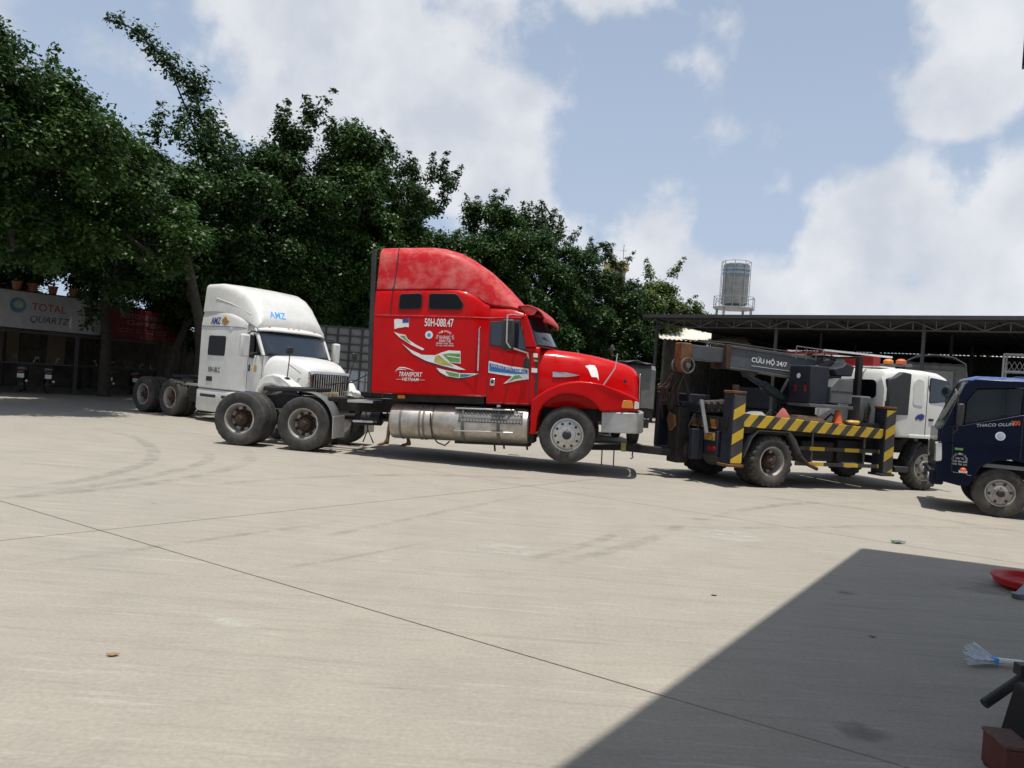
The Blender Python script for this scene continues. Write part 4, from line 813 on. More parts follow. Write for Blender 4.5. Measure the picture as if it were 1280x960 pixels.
# tanks and steps
for s in (-1, 1):
    tk = MB().lathe([(.02, 2.28), (.26, 2.29), (.315, 2.32), (.325, 2.36), (.325, 3.08), (.318, 3.11), (.318, 3.12), (.02, 3.12)], (0, s * .93, .615), 'x', 40).build('fuel_tank', M['tank'], rt)
    for x in (2.52, 2.88, 2.96): MB().lathe([(.326, x - .018), (.335, x - .018), (.335, x + .018), (.326, x + .018)], (0, s * .93, .615), 'x', 40, closed=True).build('tank_strap', M['steel'], tk)
    t2 = MB().lathe([(.02, 3.125), (.32, 3.13), (.328, 3.16), (.328, 4.82), (.315, 4.88), (.26, 4.90), (.02, 4.91)], (0, s * .93, .615), 'x', 40).build('fuel_tank', M['tank'], rt)
    for x in (3.70, 4.36): MB().lathe([(.329, x - .03), (.34, x - .03), (.34, x + .03), (.329, x + .03)], (0, s * .93, .615), 'x', 40, closed=True).build('tank_strap', M['steel'], t2)
    MB().lathe([(.06, 0), (.06, .05), (.045, .06), (0, .06)], (4.3, s * .85, .935), 'z', 16).build('filler_cap', M['chrome'], t2)
    for z, y in ((.905, 1.16), (.50, 1.24)): MB().bx(3.55, 4.64, s * y - .06, s * y + .06, z - .014, z + .014).build('step', M['alu'], rt, bev=.006)
    for x in (3.70, 4.36): MB().tube([(x, s * 1.2, .5), (x, s * 1.26, .6), (x, s * 1.25, .8), (x, s * 1.18, .9)], .014, 6).build('step_bracket', M['steel'], rt)
    dm = MB().grid(lambda u, v: (3.62 + u * 1.18, s * (.93 + .336 * math.cos(R(50 - 42 * v))), .615 + .336 * math.sin(R(50 - 42 * v))), 12, 6).build('step_tread', M['steel'], rt, solid=.006)
    for k in range(20):
        for j in range(4):
            a = R(46 - 11 * j); x = 3.66 + .057 * k + (.028 if j % 2 else 0); MB().bx(-.018, .018, -.004, .004, -.012, .012).build('tread_bar', M['alu'], dm, loc=(x, s * (.93 + .345 * math.cos(a)), .615 + .345 * math.sin(a)), rot=(s * -a if s > 0 else a, R(35 if k % 2 else -35), 0)) if s < 0 else None
MB().tube([(3.10, -1.262, .80), (3.11, -1.265, .6), (3.13, -1.2, .38), (3.22, -1.12, .25), (3.34, -1.05, .20), (3.42, -1.0, .28)], .014, 6).build('cable', M['black'], rt)
MB().bx(4.9, 5.0, -1.12, -.6, .32, .62).build('battery_bracket', M['chassis'], rt, bev=.01)
for x, l in ((4.25, .17), (4.42, .12), (4.85, .12)): MB().tube([(x, -.95, .3), (x + .02, -.95, .3 - l)], .02, 6).build('pipe_end', M['black'], rt)
MB().bx(3.5, 4.9, -.95, -.55, .24, .29).build('tank_cradle', M['chassis'], rt)
MB().bx(2.42, 2.56, -1.1, -1.06, 1.04, 1.11).build('marker_light', M['amber'], rt, bev=.01)
# lettering and stickers on the visible side
Y = -1.2215
text('50H-088.47', M['wsticker'], rt, (3.19, Y - .002, 2.46), .54, .15, bold=.012)
decal(rt, [(2.34, 2.50), (2.40, 2.51), (2.52, 2.50), (2.62, 2.53), (2.62, 2.36), (2.56, 2.37), (2.51, 2.355), (2.43, 2.345), (2.35, 2.32)], Y, M['wsticker'], 'flag_sticker'); decal(rt, [(2.50, 2.515), (2.618, 2.527), (2.618, 2.445), (2.50, 2.44)], Y - .0035, M['navy'], 'flag_sticker', .002)
decal(rt, stadium(3.01, 2.23, .072), Y, M['wsticker'], 'round_sticker'); decal(rt, stadium(3.01, 2.23, .036), Y - .0035, M['sky_print'], 'round_sticker', .002)
mb = arc_text(MB(), 'VAN TAI PHONG THU', (3.31, Y - .002, 2.15), .155, 172, 8, .036); text_mb(mb, 'KHANG', .2, .07, (3.31, Y - .002, 2.19), (1, 0, 0), (0, 0, 1)); text_mb(mb, 'VAN TAI', .22, .05, (3.31, Y - .002, 2.125), (1, 0, 0), (0, 0, 1)); text_mb(mb, '0908 166 166', .32, .028, (3.31, Y - .002, 2.08), (1, 0, 0), (0, 0, 1)); text_mb(mb, 'TP HO CHI MINH', .34, .026, (3.31, Y - .002, 2.04), (1, 0, 0), (0, 0, 1)); mb.build('lettering', M['wsticker'], rt, sm=0)
decal(rt, [(2.34, 2.27), (2.45, 2.235), (2.56, 2.22), (2.61, 2.14), (2.76, 2.05), (2.93, 1.97), (2.9, 1.94), (2.67, 2.04), (2.45, 2.17)], Y, M['wsticker']); decal(rt, [(2.46, 2.20), (2.55, 2.205), (2.60, 2.13), (2.68, 2.07), (2.60, 2.10)], Y - .0035, M['green_print'], th=.002)
decal(rt, [(2.52, 2.02), (2.67, 1.90), (2.72, 1.855), (2.96, 1.73), (3.28, 1.645), (3.62, 1.585), (3.60, 1.60), (3.0, 1.78)], Y, M['black_print'], th=.002)
decal(rt, [(2.5, 2.06), (2.67, 1.95), (2.89, 1.86), (3.14, 1.86), (3.25, 1.91), (3.39, 1.955), (3.61, 1.95), (3.62, 1.72), (3.4, 1.735), (3.52, 1.69), (3.72, 1.61), (3.57, 1.61), (3.28, 1.67), (2.96, 1.755), (2.72, 1.87)], Y - .0025, M['wsticker'])
decal(rt, [(3.14, 1.84), (3.2, 1.87), (3.36, 1.755), (3.50, 1.665), (3.28, 1.69), (3.13, 1.74)], Y - .006, M['yellow_print'], th=.002); decal(rt, [(3.28, 1.88), (3.40, 1.905), (3.605, 1.90), (3.605, 1.74), (3.42, 1.75)], Y - .006, M['green_print'], th=.002); decal(rt, [(3.36, 1.86), (3.61, 1.83), (3.61, 1.815), (3.38, 1.84)], Y - .0085, M['wsticker'], th=.002)
decal(rt, [(3.16, 1.63), (3.24, 1.53), (3.37, 1.465), (3.58, 1.435), (3.79, 1.465), (3.98, 1.55), (3.8, 1.50), (3.5, 1.47), (3.3, 1.54)], Y - .001, M['black_print'], th=.002)
decal(rt, [(3.17, 1.63), (3.36, 1.59), (3.62, 1.545), (3.97, 1.55), (3.79, 1.485), (3.58, 1.455), (3.37, 1.485), (3.24, 1.55)], Y - .0035, M['wsticker']); decal(rt, [(3.34, 1.575), (3.6, 1.535), (3.6, 1.47), (3.42, 1.49)], Y - .007, M['green_print'], th=.002); decal(rt, [(3.62, 1.53), (3.87, 1.53), (3.75, 1.49), (3.62, 1.47)], Y - .007, M['teal_print'], th=.002)
text('TRANSPORT', M['wsticker'], rt, (2.69, Y - .002, 1.495), .44, .085, shear=.25, bold=.01); text('VIETNAM', M['wsticker'], rt, (2.69, Y - .002, 1.40), .32, .06, shear=.25, bold=.01)
mb = MB(); mb.prism([(2.40, 1.56), (2.47, 1.60), (2.56, 1.605), (2.66, 1.585), (2.76, 1.56), (2.66, 1.60), (2.56, 1.625), (2.47, 1.62)], 'y', Y, Y - .003); mb.prism([(2.38, 1.52), (2.44, 1.57), (2.53, 1.575), (2.62, 1.57), (2.53, 1.59), (2.44, 1.585)], 'y', Y, Y - .003); mb.prism([(2.42, 1.39), (2.52, 1.395), (2.52, 1.40), (2.42, 1.395)], 'y', Y, Y - .003); mb.prism([(2.86, 1.395), (2.96, 1.395), (2.96, 1.40), (2.86, 1.40)], 'y', Y, Y - .003); mb.build('sticker', M['wsticker'], rt, sm=0)
Y2 = -1.1365
decal(rt, [(4.125, 1.79), (4.27, 1.76), (4.52, 1.705), (4.86, 1.67), (4.87, 1.48), (4.67, 1.45), (4.41, 1.38), (4.57, 1.52), (4.3, 1.55), (4.125, 1.575)], Y2, M['wsticker'], 'banner_sticker')
decal(rt, [(4.14, 1.755), (4.34, 1.715), (4.58, 1.665), (4.845, 1.645), (4.845, 1.575), (4.62, 1.565), (4.34, 1.585), (4.14, 1.605)], Y2 - .0035, M['banner_blue'], 'banner_sticker', .002); decal(rt, [(4.60, 1.535), (4.70, 1.55), (4.75, 1.50), (4.62, 1.47), (4.5, 1.42)], Y2 - .0035, M['green_print'], 'banner_sticker', .002)
text('TẢN ĐỘT NHIỆT LƯỢNG', M['wsticker'], rt, (4.49, Y2 - .007, 1.66), .66, .085, xd=(1, 0, -.17), yd=(.17, 0, 1))
decal(rt, [(4.94, 1.955), (5.02, 1.95), (5.02, 1.875), (4.94, 1.88)], -1.112, M['wsticker'], th=.01); decal(rt, [(4.95, 1.84), (5.02, 1.835), (5.02, 1.80), (4.95, 1.805)], -1.112, M['yellow_print'], th=.01); decal(rt, [(4.915, 1.685), (5.02, 1.68), (5.02, 1.60), (4.915, 1.605)], -1.114, M['wsticker'], th=.01)
def hood_y(x, z):
    w = lerp([(q[0], q[2]) for q in ht], x); z1 = lerp([(q[0], q[1]) for q in ht], x); return w - .16 * max(0, z - (z1 - .40)) / .40
def hood_decal(poly, m, name, th=.004):
    MB().prism(poly, 'y', 0, 1).warp(lambda x, y, z: (x, -hood_y(x, z) - .002 - th * y, z)).build(name, m, rt, sm=0)
hood_decal([(5.29, 1.63), (5.42, 1.63), (5.55, 1.625), (5.78, 1.585), (5.66, 1.56), (5.54, 1.545), (5.42, 1.54), (5.29, 1.535)], M['chrome'], 'vent_badge', .012)
hood_decal([(5.87, 1.76), (5.95, 1.785), (6.04, 1.78), (6.08, 1.72), (6.1, 1.66), (6.12, 1.58), (6.13, 1.50), (6.09, 1.56), (6.0, 1.56), (5.97, 1.61), (5.95, 1.66), (5.92, 1.71)], M['wsticker'], 'peeled_sticker')
# ------------------------------------------------------------------ WHITE TRACTOR
wt_ = thing('white_tractor_truck', 'white aerodynamic sleeper tractor truck parked behind the red truck rear wheels', 'truck', (-9.07, 22.15, 0), -34.5)
for s in (-1, 1):
    MB().bx(-1.3, 5.2, s * .42 - .04, s * .42 + .04, .72, .97).build('frame_rail', M['chassis'], wt_, bev=.008)
    for x in (-.66, .66): wheel(wt_, x, s * 1.07, .5, .5, .28, 'dual', M['rubber_dusty'], M['steel_rim'], spin=random.uniform(0, 90)); wheel(wt_, x, s * .75, .5, .5, .28, 'dual', M['rubber_dusty'], M['steel_rim'])
    wheel(wt_, 4.85, s * 1.0, .5, .5, .29, 'front', M['rubber'], M['alu'])
for x in (-.66, .66, 4.85): MB().cyl((x, -1, .5), (x, 1, .5), .08, n=12).build('axle', M['chassis'], wt_)
MB().prism([(-.5, .3), (-.4, .5), (.4, .5), (.5, .3), (.5, -.3), (.4, -.5), (-.4, -.5), (-.5, -.3)], 'z', 1.02, 1.10).build('fifth_wheel', M['black'], wt_, bev=.012)
MB().bx(1.3, 1.9, -1.05, 1.05, .45, .85).build('battery_box', M['chassis'], wt_, bev=.02); MB().bx(1.2, 1.93, -1.1, 1.1, .88, .93).build('deck_plate', M['alu'], wt_)
zw = [(1.9, 2.86), (2.6, 2.88), (3.1, 2.80), (3.6, 2.66), (4.0, 2.50)]
hw_ = [(1.9, 1.24), (3.2, 1.24), (3.45, 1.20), (3.7, 1.12), (4.5, 1.10)]
MB().rings([sect(x, lerp(hw_, x), lerp(hw_, x) - .05, .86, 2.5, lerp(zw, x), .10) for x in (1.97, 2.1, 2.6, 3.1, 3.3, 3.45, 3.58, 3.7)]).build('sleeper_body', M['white'], wt_)
MB().rings([sect(x, 1.115, 1.03, .86, 2.2, z, .10) for x, z in ((3.702, 2.62), (3.8, 2.56), (3.92, 2.50))]).build('cab_body', M['white'], wt_)
MB().rings([sect(x, w, w - .02, .86, 1.70, 1.80, .05) for x, w in ((3.922, 1.115), (4.15, 1.10), (4.32, 1.07))]).build('cowl', M['white'], wt_)
for s in (-1, 1): MB().prism([(3.922, 2.46), (3.98, 2.46), (4.34, 1.80), (4.27, 1.80), (4.0, 2.28), (3.922, 2.34)], 'y', s * 1.02, s * 1.10).build('pillar', M['white'], wt_, bev=.012)
mb = MB()
for s in (-1, 1): MB().prism([(3.9205, 1.80), (4.262, 1.805), (3.99, 2.27), (3.9205, 2.33)], 'y', s * 1.06, s * 1.085).build('quarter_window', M['tint'], wt_)
def wws(u, v):
    w = (u - .5) * 2; xb = 4.52 - .20 * w * w; xt = 4.10 - .10 * w * w; return (xt + (xb - xt) * (1 - v), w * 1.02, 1.79 + .63 * v)
MB().grid(wws, 16, 6).build('windshield', M['glass'], wt_, solid=.012)
def lip(u, v):
    w = (u - .5) * 2; return (3.90 + .30 * v - .13 * w * w, w * 1.06, 2.55 - .13 * v ** 2 - .03 * abs(w) ** 4)
MB().grid(lip, 16, 5).build('roof_lip', M['white'], wt_, solid=.03)
for y in (-.72, -.16, 0, .16, .72): MB().lathe([(.045, 0), (.04, .03), (0, .04)], (4.06 - .1 * y * y, y, 2.50), 'z', 10).build('roof_lamp', M['amber'], wt_)
tw_ = [(1.9, 3.55), (2.5, 3.57), (3.0, 3.50), (3.35, 3.38), (3.6, 3.22), (3.8, 3.0), (3.95, 2.78), (4.06, 2.58)]
rs = []
for x in (1.98, 2.1, 2.5, 2.8, 3.0, 3.2, 3.35, 3.5, 3.6, 3.7, 3.8, 3.88, 3.95, 4.02):
    zb = lerp(zw, x) - .06; z1 = max(lerp(tw_, x), zb + .06); f = max(0, (x - 2.4) / 1.65); hb = 1.225 - .16 * f; rs.append(sect(x, hb, hb - .05 - .10 * f, zb, zb + .05, z1, min(.13 + .2 * f, (z1 - zb) * .55), .03))
wfair = MB().rings(rs).build('roof_fairing', M['white'], wt_)
for s in (-1, 1):
    MB().tube([(2.45, s * 1.20, 3.18), (3.0, s * 1.135, 3.05), (3.45, s * 1.075, 2.90), (3.70, s * 1.05, 2.80)], .014, 6).build('fairing_crease', M['white'], wt_)
    MB().tube([(1.985, s * 1.243, 2.455), (3.2, s * 1.243, 2.455), (3.45, s * 1.203, 2.455), (3.68, s * 1.123, 2.44)], .006, 5).build('panel_seam', M['black_print'], wt_)
    MB().tube([(3.80, s * 1.118, 2.3), (3.80, s * 1.118, .95), (4.30, s * 1.078, .95), (4.32, s * 1.073, 1.75)], .006, 5).build('door_seam', M['black_print'], wt_)
    MB().rings([[(x, s * y, z) for y, z in ((1.0, .26), (1.19, .26), (1.235, .34), (1.235, .78), (1.2, .84), (1.0, .84))] for x in (1.92, 2.0, 3.75, 4.15)]).build('side_skirt', M['white'], wt_, bev=.02)
    MB().bx(2.1, 2.75, s * 1.236 - .01, s * 1.236 + .01, .64, .71).build('step_slot', M['black'], wt_); MB().bx(3.0, 3.6, s * 1.236 - .01, s * 1.236 + .01, .64, .71).build('step_slot', M['black'], wt_)
pane(wt_, rnd([(2.32, 1.73), (3.0, 1.73), (3.02, 2.2), (2.34, 2.2)], .06), -1.236, name='sleeper_window'); pane(wt_, rnd([(3.84, 1.74), (4.0, 1.72), (3.97, 2.25), (3.84, 2.27)], .02), -1.112, name='door_window')
MB().bx(3.865, 3.91, -1.15, -1.12, 1.38, 1.55).build('door_handle', M['black'], wt_, bev=.01); decal(wt_, [(4.0, 1.38), (4.14, 1.38), (4.14, 1.54), (4.0, 1.54)], -1.105, M['plate_y'])
for s in (-1, 1):
    mm = MB().bx(4.02, 4.16, s * 1.46 - .12, s * 1.46 + .12, 1.72, 2.28).build('mirror', M['white'], wt_, bev=.05, seg=3); MB().tube([(4.05, s * 1.05, 2.36), (4.1, s * 1.3, 2.36), (4.1, s * 1.42, 2.26)], .02, 6).tube([(4.1, s * 1.08, 1.85), (4.1, s * 1.36, 1.8)], .02, 6).build('mirror_arm', M['black'], mm)
    MB().bx(4.01, 4.018, s * 1.46 - .09, s * 1.46 + .09, 1.78, 2.22).build('mirror_glass', M['chrome'], mm)
hp = [(4.33, 1.80, 1.04), (4.6, 1.785, 1.01), (4.9, 1.745, .95), (5.15, 1.685, .88), (5.35, 1.60, .80), (5.46, 1.52, .74), (5.52, 1.44, .70)]
MB().rings([sect(x, w, w - .17, .85, z - .30, z, .12, .05) for x, z, w in hp]).build('hood', M['white'], wt_)
wf = [(4.22, .82), (4.26, 1.0), (4.4, 1.2), (4.6, 1.32), (4.85, 1.36), (5.1, 1.32), (5.32, 1.2), (5.5, 1.05), (5.58, .9), (5.58, .55), (5.44, .55), (5.38, .75), (5.28, .93), (5.1, 1.06), (4.85, 1.10), (4.6, 1.06), (4.44, .94), (4.36, .78), (4.34, .55), (4.22, .55)]
for s in (-1, 1):
    MB().prism(wf, 'y', s * .7, s * 1.2).warp(lambda x, y, z: (x, y * (1 - .16 * max(0, (x - 5.0) / .55) ** 1.4) if abs(y) > 1 else y, z)).build('fender', M['white'], wt_, bev=.08, seg=4)
    MB().prism(rnd([(5.4, .82), (5.42, 1.1), (5.59, 1.04), (5.6, .82)], .05), 'y', s * .78, s * 1.05).build('headlight', M['lens'], wt_, bev=.02)
wg = MB().prism(rnd([(-.62, 1.46), (-.55, .82), (.55, .82), (.62, 1.46)], .08), 'x', 5.515, 5.56).build('grille', M['black'], wt_, bev=.01)
mb = MB(); o_ = rnd([(-.66, 1.50), (-.58, .78), (.58, .78), (.66, 1.50)], .1); i_ = rnd([(-.60, 1.44), (-.53, .84), (.53, .84), (.60, 1.44)], .08); n = len(o_)
mb.add([(5.56, *p) for p in o_] + [(5.575, *p) for p in i_] + [(5.50, *p) for p in o_], [(k, (k + 1) % n, n + (k + 1) % n, n + k) for k in range(n)] + [(k, 2 * n + k, 2 * n + (k + 1) % n, (k + 1) % n) for k in range(n)]); mb.build('grille_surround', M['chrome'], wg)
for k in range(15): MB().bx(5.562, 5.585, -.53 + .073 * k, -.505 + .073 * k, .86, 1.43).build('grille_slat', M['chrome'], wg)
MB().bx(5.45, 5.72, -1.15, 1.15, .32, .72).build('bumper', M['white'], wt_, bev=.06, seg=3)
np_ = MB().bx(5.60, 5.615, -.27, .27, .80, 1.02).build('number_plate', M['plate_brown'], wt_, bev=.004)
text('51C 810', M['black_print'], np_, (5.617, 0, .91), .42, .12, xd=(0, 1, 0)); MB().bx(5.55, 5.60, -.04, .04, .82, 1.0).build('plate_bracket', M['black'], np_)
for s in (-1, 1):
    m2 = MB().tube([(5.15, s * .98, 1.28), (5.28, s * 1.05, 1.9)], .012, 6).tube([(5.40, s * .78, 1.42), (5.2, s * 1.0, 1.62)], .009, 6).build('fender_mirror', M['black'], wt_)
    MB().bx(5.22, 5.30, s * 1.05 - .09, s * 1.05 + .09, 1.86, 2.04).build('mirror_head', M['black'], m2, bev=.03); MB().lathe([(.07, 0), (.05, .04), (0, .04)], (5.15, s * .98, 1.27), 'z', 12).build('mirror_foot', M['black'], m2)
mb = MB(); text_mb(mb, 'AMZ', .42, .17, (2.56, -1.245, 2.60), (1, 0, 0), (0, 0, 1), shear=.2, bold=.015); mb.build('lettering', M['navy'], wt_, sm=0)
decal(wt_, [(2.80, 2.60), (2.94, 2.72), (3.09, 2.60), (2.94, 2.48)], -1.225, M['gold'], th=.022)
mb = text_mb(MB(), 'AMZ', .52, .17, (4.3, -.42, 2.84), (0, 1, 0), (0, 0, 1), shear=.2, bold=.015); project(mb, wfair, (-1, 0, 0)); mb.build('lettering', M['sky_print'], wt_, sm=0)
mb = MB(); text_mb(mb, '50H-8LC', .5, .13, (2.62, -1.243, 1.35), (1, 0, 0), (0, 0, 1), bold=.01); mb.build('lettering', M['black_print'], wt_, sm=0)
MB().bx(2.32, 2.56, -1.25, -1.235, 1.05, 1.17).build('vent', M['black'], wt_); MB().bx(3.95, 4.25, -1.25, -1.225, .74, .9).build('sticker', M['banner_blue'], wt_)

# ------------------------------------------------------------------ TOW TRUCK WITH CRANE
to = thing('crane_tow_truck', 'grey crane tow truck with white cab and yellow black striped sides lifting the red truck', 'tow truck', (4.438, 15.184, 0), 21.9)
YB = ((.62, .40, .02), (.035, .033, .032))
S_rail = stripe_mat('yellow_black_rail', *YB, (1, 0, -.9), .36, .55); S_leg = stripe_mat('yellow_black_leg', *YB, (-.55, 0, 1), .44, .42); S_guard = stripe_mat('yellow_black_guard', *YB, (1, 0, 0), .86, .42); S_rear = stripe_mat('orange_black_bar', (.50, .20, .03), (.03, .025, .022), (0, 1, -.3), .3, .5, .5)
for s in (-1, 1):
    MB().bx(-1.15, 4.3, s * .40 - .04, s * .40 + .04, .70, .96).build('frame_rail', M['chassis'], to, bev=.008)
    wheel(to, 0, s * 1.03, .48, .48, .27, 'lugdual', M['rubber_dusty'], M['steel_rim'], spin=12); wheel(to, 0, s * .72, .48, .48, .27, 'lugdual', M['rubber_dusty'], M['steel_rim'], spin=30)
    wheel(to, 3.92, s * .98, .47, .47, .27, 'lugfront', M['rubber_dusty'], M['steel_rim'], spin=8, steer=-3)
    MB().prism([(-.76, 1.10), (2.62, 1.01), (2.62, 1.20), (-.76, 1.34)], 'y', s * 1.14, s * 1.20).build('side_rail', S_rail, to, bev=.008)
    for x in (-.9, 2.74):
        zt_ = 1.68 if x < 0 else 1.60; zb_ = .42 if x < 0 else .34
        lg = MB().bx(x - .13, x + .13, s * 1.10 - .14, s * 1.10 + .14, zb_, zt_).build('outrigger', M['crane_dark'], to, bev=.012)
        MB().bx(x - .11, x + .128, s * 1.242 - .003, s * 1.242 + .003, zb_ + .02, zt_ - .02).build('stripe_plate', S_leg, lg)
        MB().bx(x - .14, x + .14, s * 1.10 - .15, s * 1.10 + .15, zt_ + .001, zt_ + .05).build('outrigger_cap', M['orange_rust'], lg, bev=.01); MB().bx(x - .17, x + .17, s * 1.1 - .17, s * 1.1 + .17, zb_ - .05, zb_ - .001).build('outrigger_foot', M['orange_rust'] if x < 0 else M['black'], lg, bev=.01)
        MB().tube([(x, s * 1.1, zt_ + .05), (x, s * 1.1, zt_ + .16)], .06, 10).build('cylinder_head', M['rust'], lg)
    gd = MB().bx(.62, 2.62, s * 1.13 - .015, s * 1.13 + .015, .72, .79).build('side_guard', S_guard, to); MB().bx(.55, 2.62, s * 1.13 - .015, s * 1.13 + .015, .43, .50).build('side_guard', S_guard, to)
    for x in (.95, 2.25): MB().bar((x, s * 1.10, .43), (x, s * 1.10, 1.1), .03, .03).build('guard_post', M['steel'], to)
    MB().grid(lambda u, v, s=s: ((-.66, -.50, -.36, .36, .50, .74)[0] if u == 0 else [-.66, -.5, -.36, .36, .5, .74][int(round(u * 5))], s * (.86 + .30 * v), [.55, .9, 1.04, 1.04, .9, .50][int(round(u * 5))]), 5, 1).build('rear_fender', M['crane_light'], to, solid=.02)
    MB().tube([(.66, s * 1.15, .60), (.80, s * 1.18, .46), (1.02, s * 1.2, .38)], .035, 8).build('hook_bar', M['rust'], to)
    MB().grid(lambda u, v, s=s: (3.40 + .35 * u, s * (.80 + .32 * v), [.42, .62, .88, .98][int(round(u * 3))]), 3, 1).build('front_fender', M['dark_plastic'], to, solid=.03); MB().bx(3.05, 3.42, s * .95 - .2, s * .95 + .2, .36, .48).build('step', M['dark_plastic'], to, bev=.02)
for x in (0, 3.92): MB().cyl((x, -.95, .48), (x, .95, .48), .09, n=12).build('axle', M['chassis'], to)
MB().lathe([(.02, -.2), (.18, -.15), (.22, 0), (.18, .15), (.02, .2)], (0, 0, .48), 'x', 16).build('differential', M['chassis'], to)
MB().bx(-1.05, 2.6, -1.10, 1.10, .98, 1.04).build('deck', M['chassis'], to); MB().bx(.9, 1.7, -.9, -.5, .5, .9).build('fuel_tank', M['black'], to, bev=.04); MB().bx(1.8, 2.4, -.9, -.45, .5, .95).build('battery_box', M['black'], to, bev=.03); MB().bx(1.0, 2.4, .5, .95, .5, .95).build('tool_box', M['chassis'], to, bev=.03)
# cab
cs = [(2.66, 1.10, 2.28), (2.72, 1.14, 2.36), (3.2, 1.16, 2.42), (3.8, 1.16, 2.42), (4.2, 1.15, 2.40), (4.42, 1.14, 2.33), (4.52, 1.13, 2.24)]
MB().rings([sect(x, w, w - .10, 1.06, 2.0, z, .12, .03) for x, w, z in cs]).build('cab_body', M['hino_white'], to)
MB().rings([sect(x, w, w - .02, 1.06, 1.6, 1.72, .04) for x, w in ((4.521, 1.13), (4.62, 1.12), (4.68, 1.08))]).build('nose', M['hino_white'], to)
def tws(u, v):
    w = (u - .5) * 2; return (4.70 - .06 * w * w - .17 * v, w * 1.04, 1.68 + .55 * v)
MB().grid(tws, 12, 4).build('windshield', M['glass'], to, solid=.012)
MB().prism(rnd([(-.92, 1.80), (.92, 1.80), (.90, 2.17), (-.90, 2.17)], .1), 'x', 2.64, 2.672).build('rear_window', M['tint'], to)
for s in (-1, 1):
    pane(to, rnd([(3.84, 1.79), (4.40, 1.86), (4.46, 2.02), (4.34, 2.24), (3.84, 2.28)], .05), s * 1.148, s, mt=M['glass'], name='door_window')
    MB().tube([(3.77, s * 1.163, 2.33), (3.77, s * 1.163, 1.10), (4.4, s * 1.145, 1.08)], .006, 5).build('door_seam', M['black_print'], to); MB().prism(rnd([(3.38, 1.72), (3.66, 1.70), (3.66, 2.22), (3.50, 2.26), (3.38, 2.2)], .06), 'y', s * 1.158, s * 1.168).build('blank_panel', M['hino_white'], to, bev=.006)
    MB().bx(3.85, 3.98, s * 1.165 - .01, s * 1.165 + .01, 1.42, 1.47).build('door_handle', M['black'], to, bev=.008)
    MB().bx(3.34, 4.2, s * 1.15 - .02, s * 1.15 + .02, 1.06, 1.13).build('sill', M['wsticker'], to, bev=.012)
    MB().prism([(2.70, 1.50), (3.28, 1.50), (3.30, 2.34), (3.06, 2.36), (2.86, 2.24), (2.70, 2.20)], 'y', s * 1.175, s * 1.05).build('air_intake', M['dark_plastic'], to, bev=.03)
mm = MB().lathe([(0, -.03), (.10, -.025), (.125, 0), (.11, .05), (0, .07)], (4.55, -1.38, 2.06), 'x', 20).build('mirror', M['hino_white'], to); MB().lathe([(0, 0), (.07, 0), (.07, -.004), (0, -.004)], (4.515, -1.38, 2.06), 'x', 18).build('mirror_glass', M['glass'], mm); MB().tube([(4.5, -1.14, 1.78), (4.56, -1.3, 1.85), (4.56, -1.38, 2.0)], .016, 6).build('mirror_arm', M['steel'], mm)
text('HINO', M['navy'], to, (3.62, -1.166, 1.49), .16, .06, shear=.2); decal(to, [(3.47, 1.47), (3.54, 1.53), (3.66, 1.56), (3.73, 1.52), (3.70, 1.44), (3.62, 1.42), (3.55, 1.45), (3.50, 1.42)], -1.162, M['navy'])
lb_ = MB().bx(3.55, 3.66, -.85, .85, 2.50, 2.55).build('light_bar', M['crane_light'], to, bev=.01)
for y in (-.62, -.3, .3, .62): MB().lathe([(.10, 0), (.10, .06), (.06, .10), (0, .11)], (3.6, y, 2.551), 'z', 16).build('beacon', M['orange'] if abs(y) > .5 else M['amber'], lb_)
for y in (-.7, .7): MB().bx(3.59, 3.62, y - .02, y + .02, 2.38, 2.50).build('bar_foot', M['black'], lb_)
MB().bx(2.96, 3.16, -.5, .5, 2.46, 2.66).build('sign_box', M['redlens'], to, bev=.01); MB().bx(2.90, 3.3, -.75, .75, 2.43, 2.457).build('roof_rack', M['wsticker'], to)
MB().bx(1.55, 3.35, -.62, -.58, 2.655, 2.69).build('roof_rail', M['wsticker'], to); MB().bx(1.55, 3.35, .4, .44, 2.655, 2.69).build('roof_rail', M['wsticker'], to); MB().bx(1.5, 1.9, -.6, .42, 2.60, 2.65).build('warning_lamp', M['redlens'], to)
for x in (2.35,): MB().bx(x - .05, x + .05, -.78, -.68, 1.045, 2.60).build('rack_post', M['chassis'], to); MB().bx(x - .05, x + .05, .6, .7, 1.045, 2.65).build('rack_post', M['chassis'], to)
MB().bx(2.30, 2.40, -.68, .6, 2.56, 2.60).build('rack_beam', M['chassis'], to)
# crane
MB().lathe([(.42, 1.042), (.42, 1.2), (.34, 1.24), (.34, 1.52), (.45, 1.56), (.45, 1.60), (.02, 1.60)], (1.3, -.25, 0), 'z', 28).build('pedestal', M['chassis'], to)
def beam(p0, p1, w, h0, h1, y): return [[(x, y + sy * w / 2, z + sz * h / 2) for sy, sz in ((-1, -1), (1, -1), (1, 1), (-1, 1))] for (x, z), h in ((p0, h0), (p1, h1))]
bm_ = MB().rings(beam((-.62, 2.375), (2.0, 2.27), .36, .36, .40, -.22)).build('boom', M['crane'], to, bev=.015)
MB().rings(beam((-.60, 2.57), (1.6, 2.485), .40, .035, .035, -.22)).build('boom_flange', M['crane_light'], bm_); MB().rings(beam((-.60, 2.185), (1.6, 2.065), .40, .03, .03, -.22)).build('boom_flange', M['crane_light'], bm_)
MB().bx(-.66, -.55, -.45, .01, 2.14, 2.60).build('boom_collar', M['rust'], bm_, bev=.01)
MB().rings(beam((-1.36, 2.40), (-.60, 2.385), .27, .27, .28, -.22)).build('inner_boom', M['crane'], to, bev=.012)
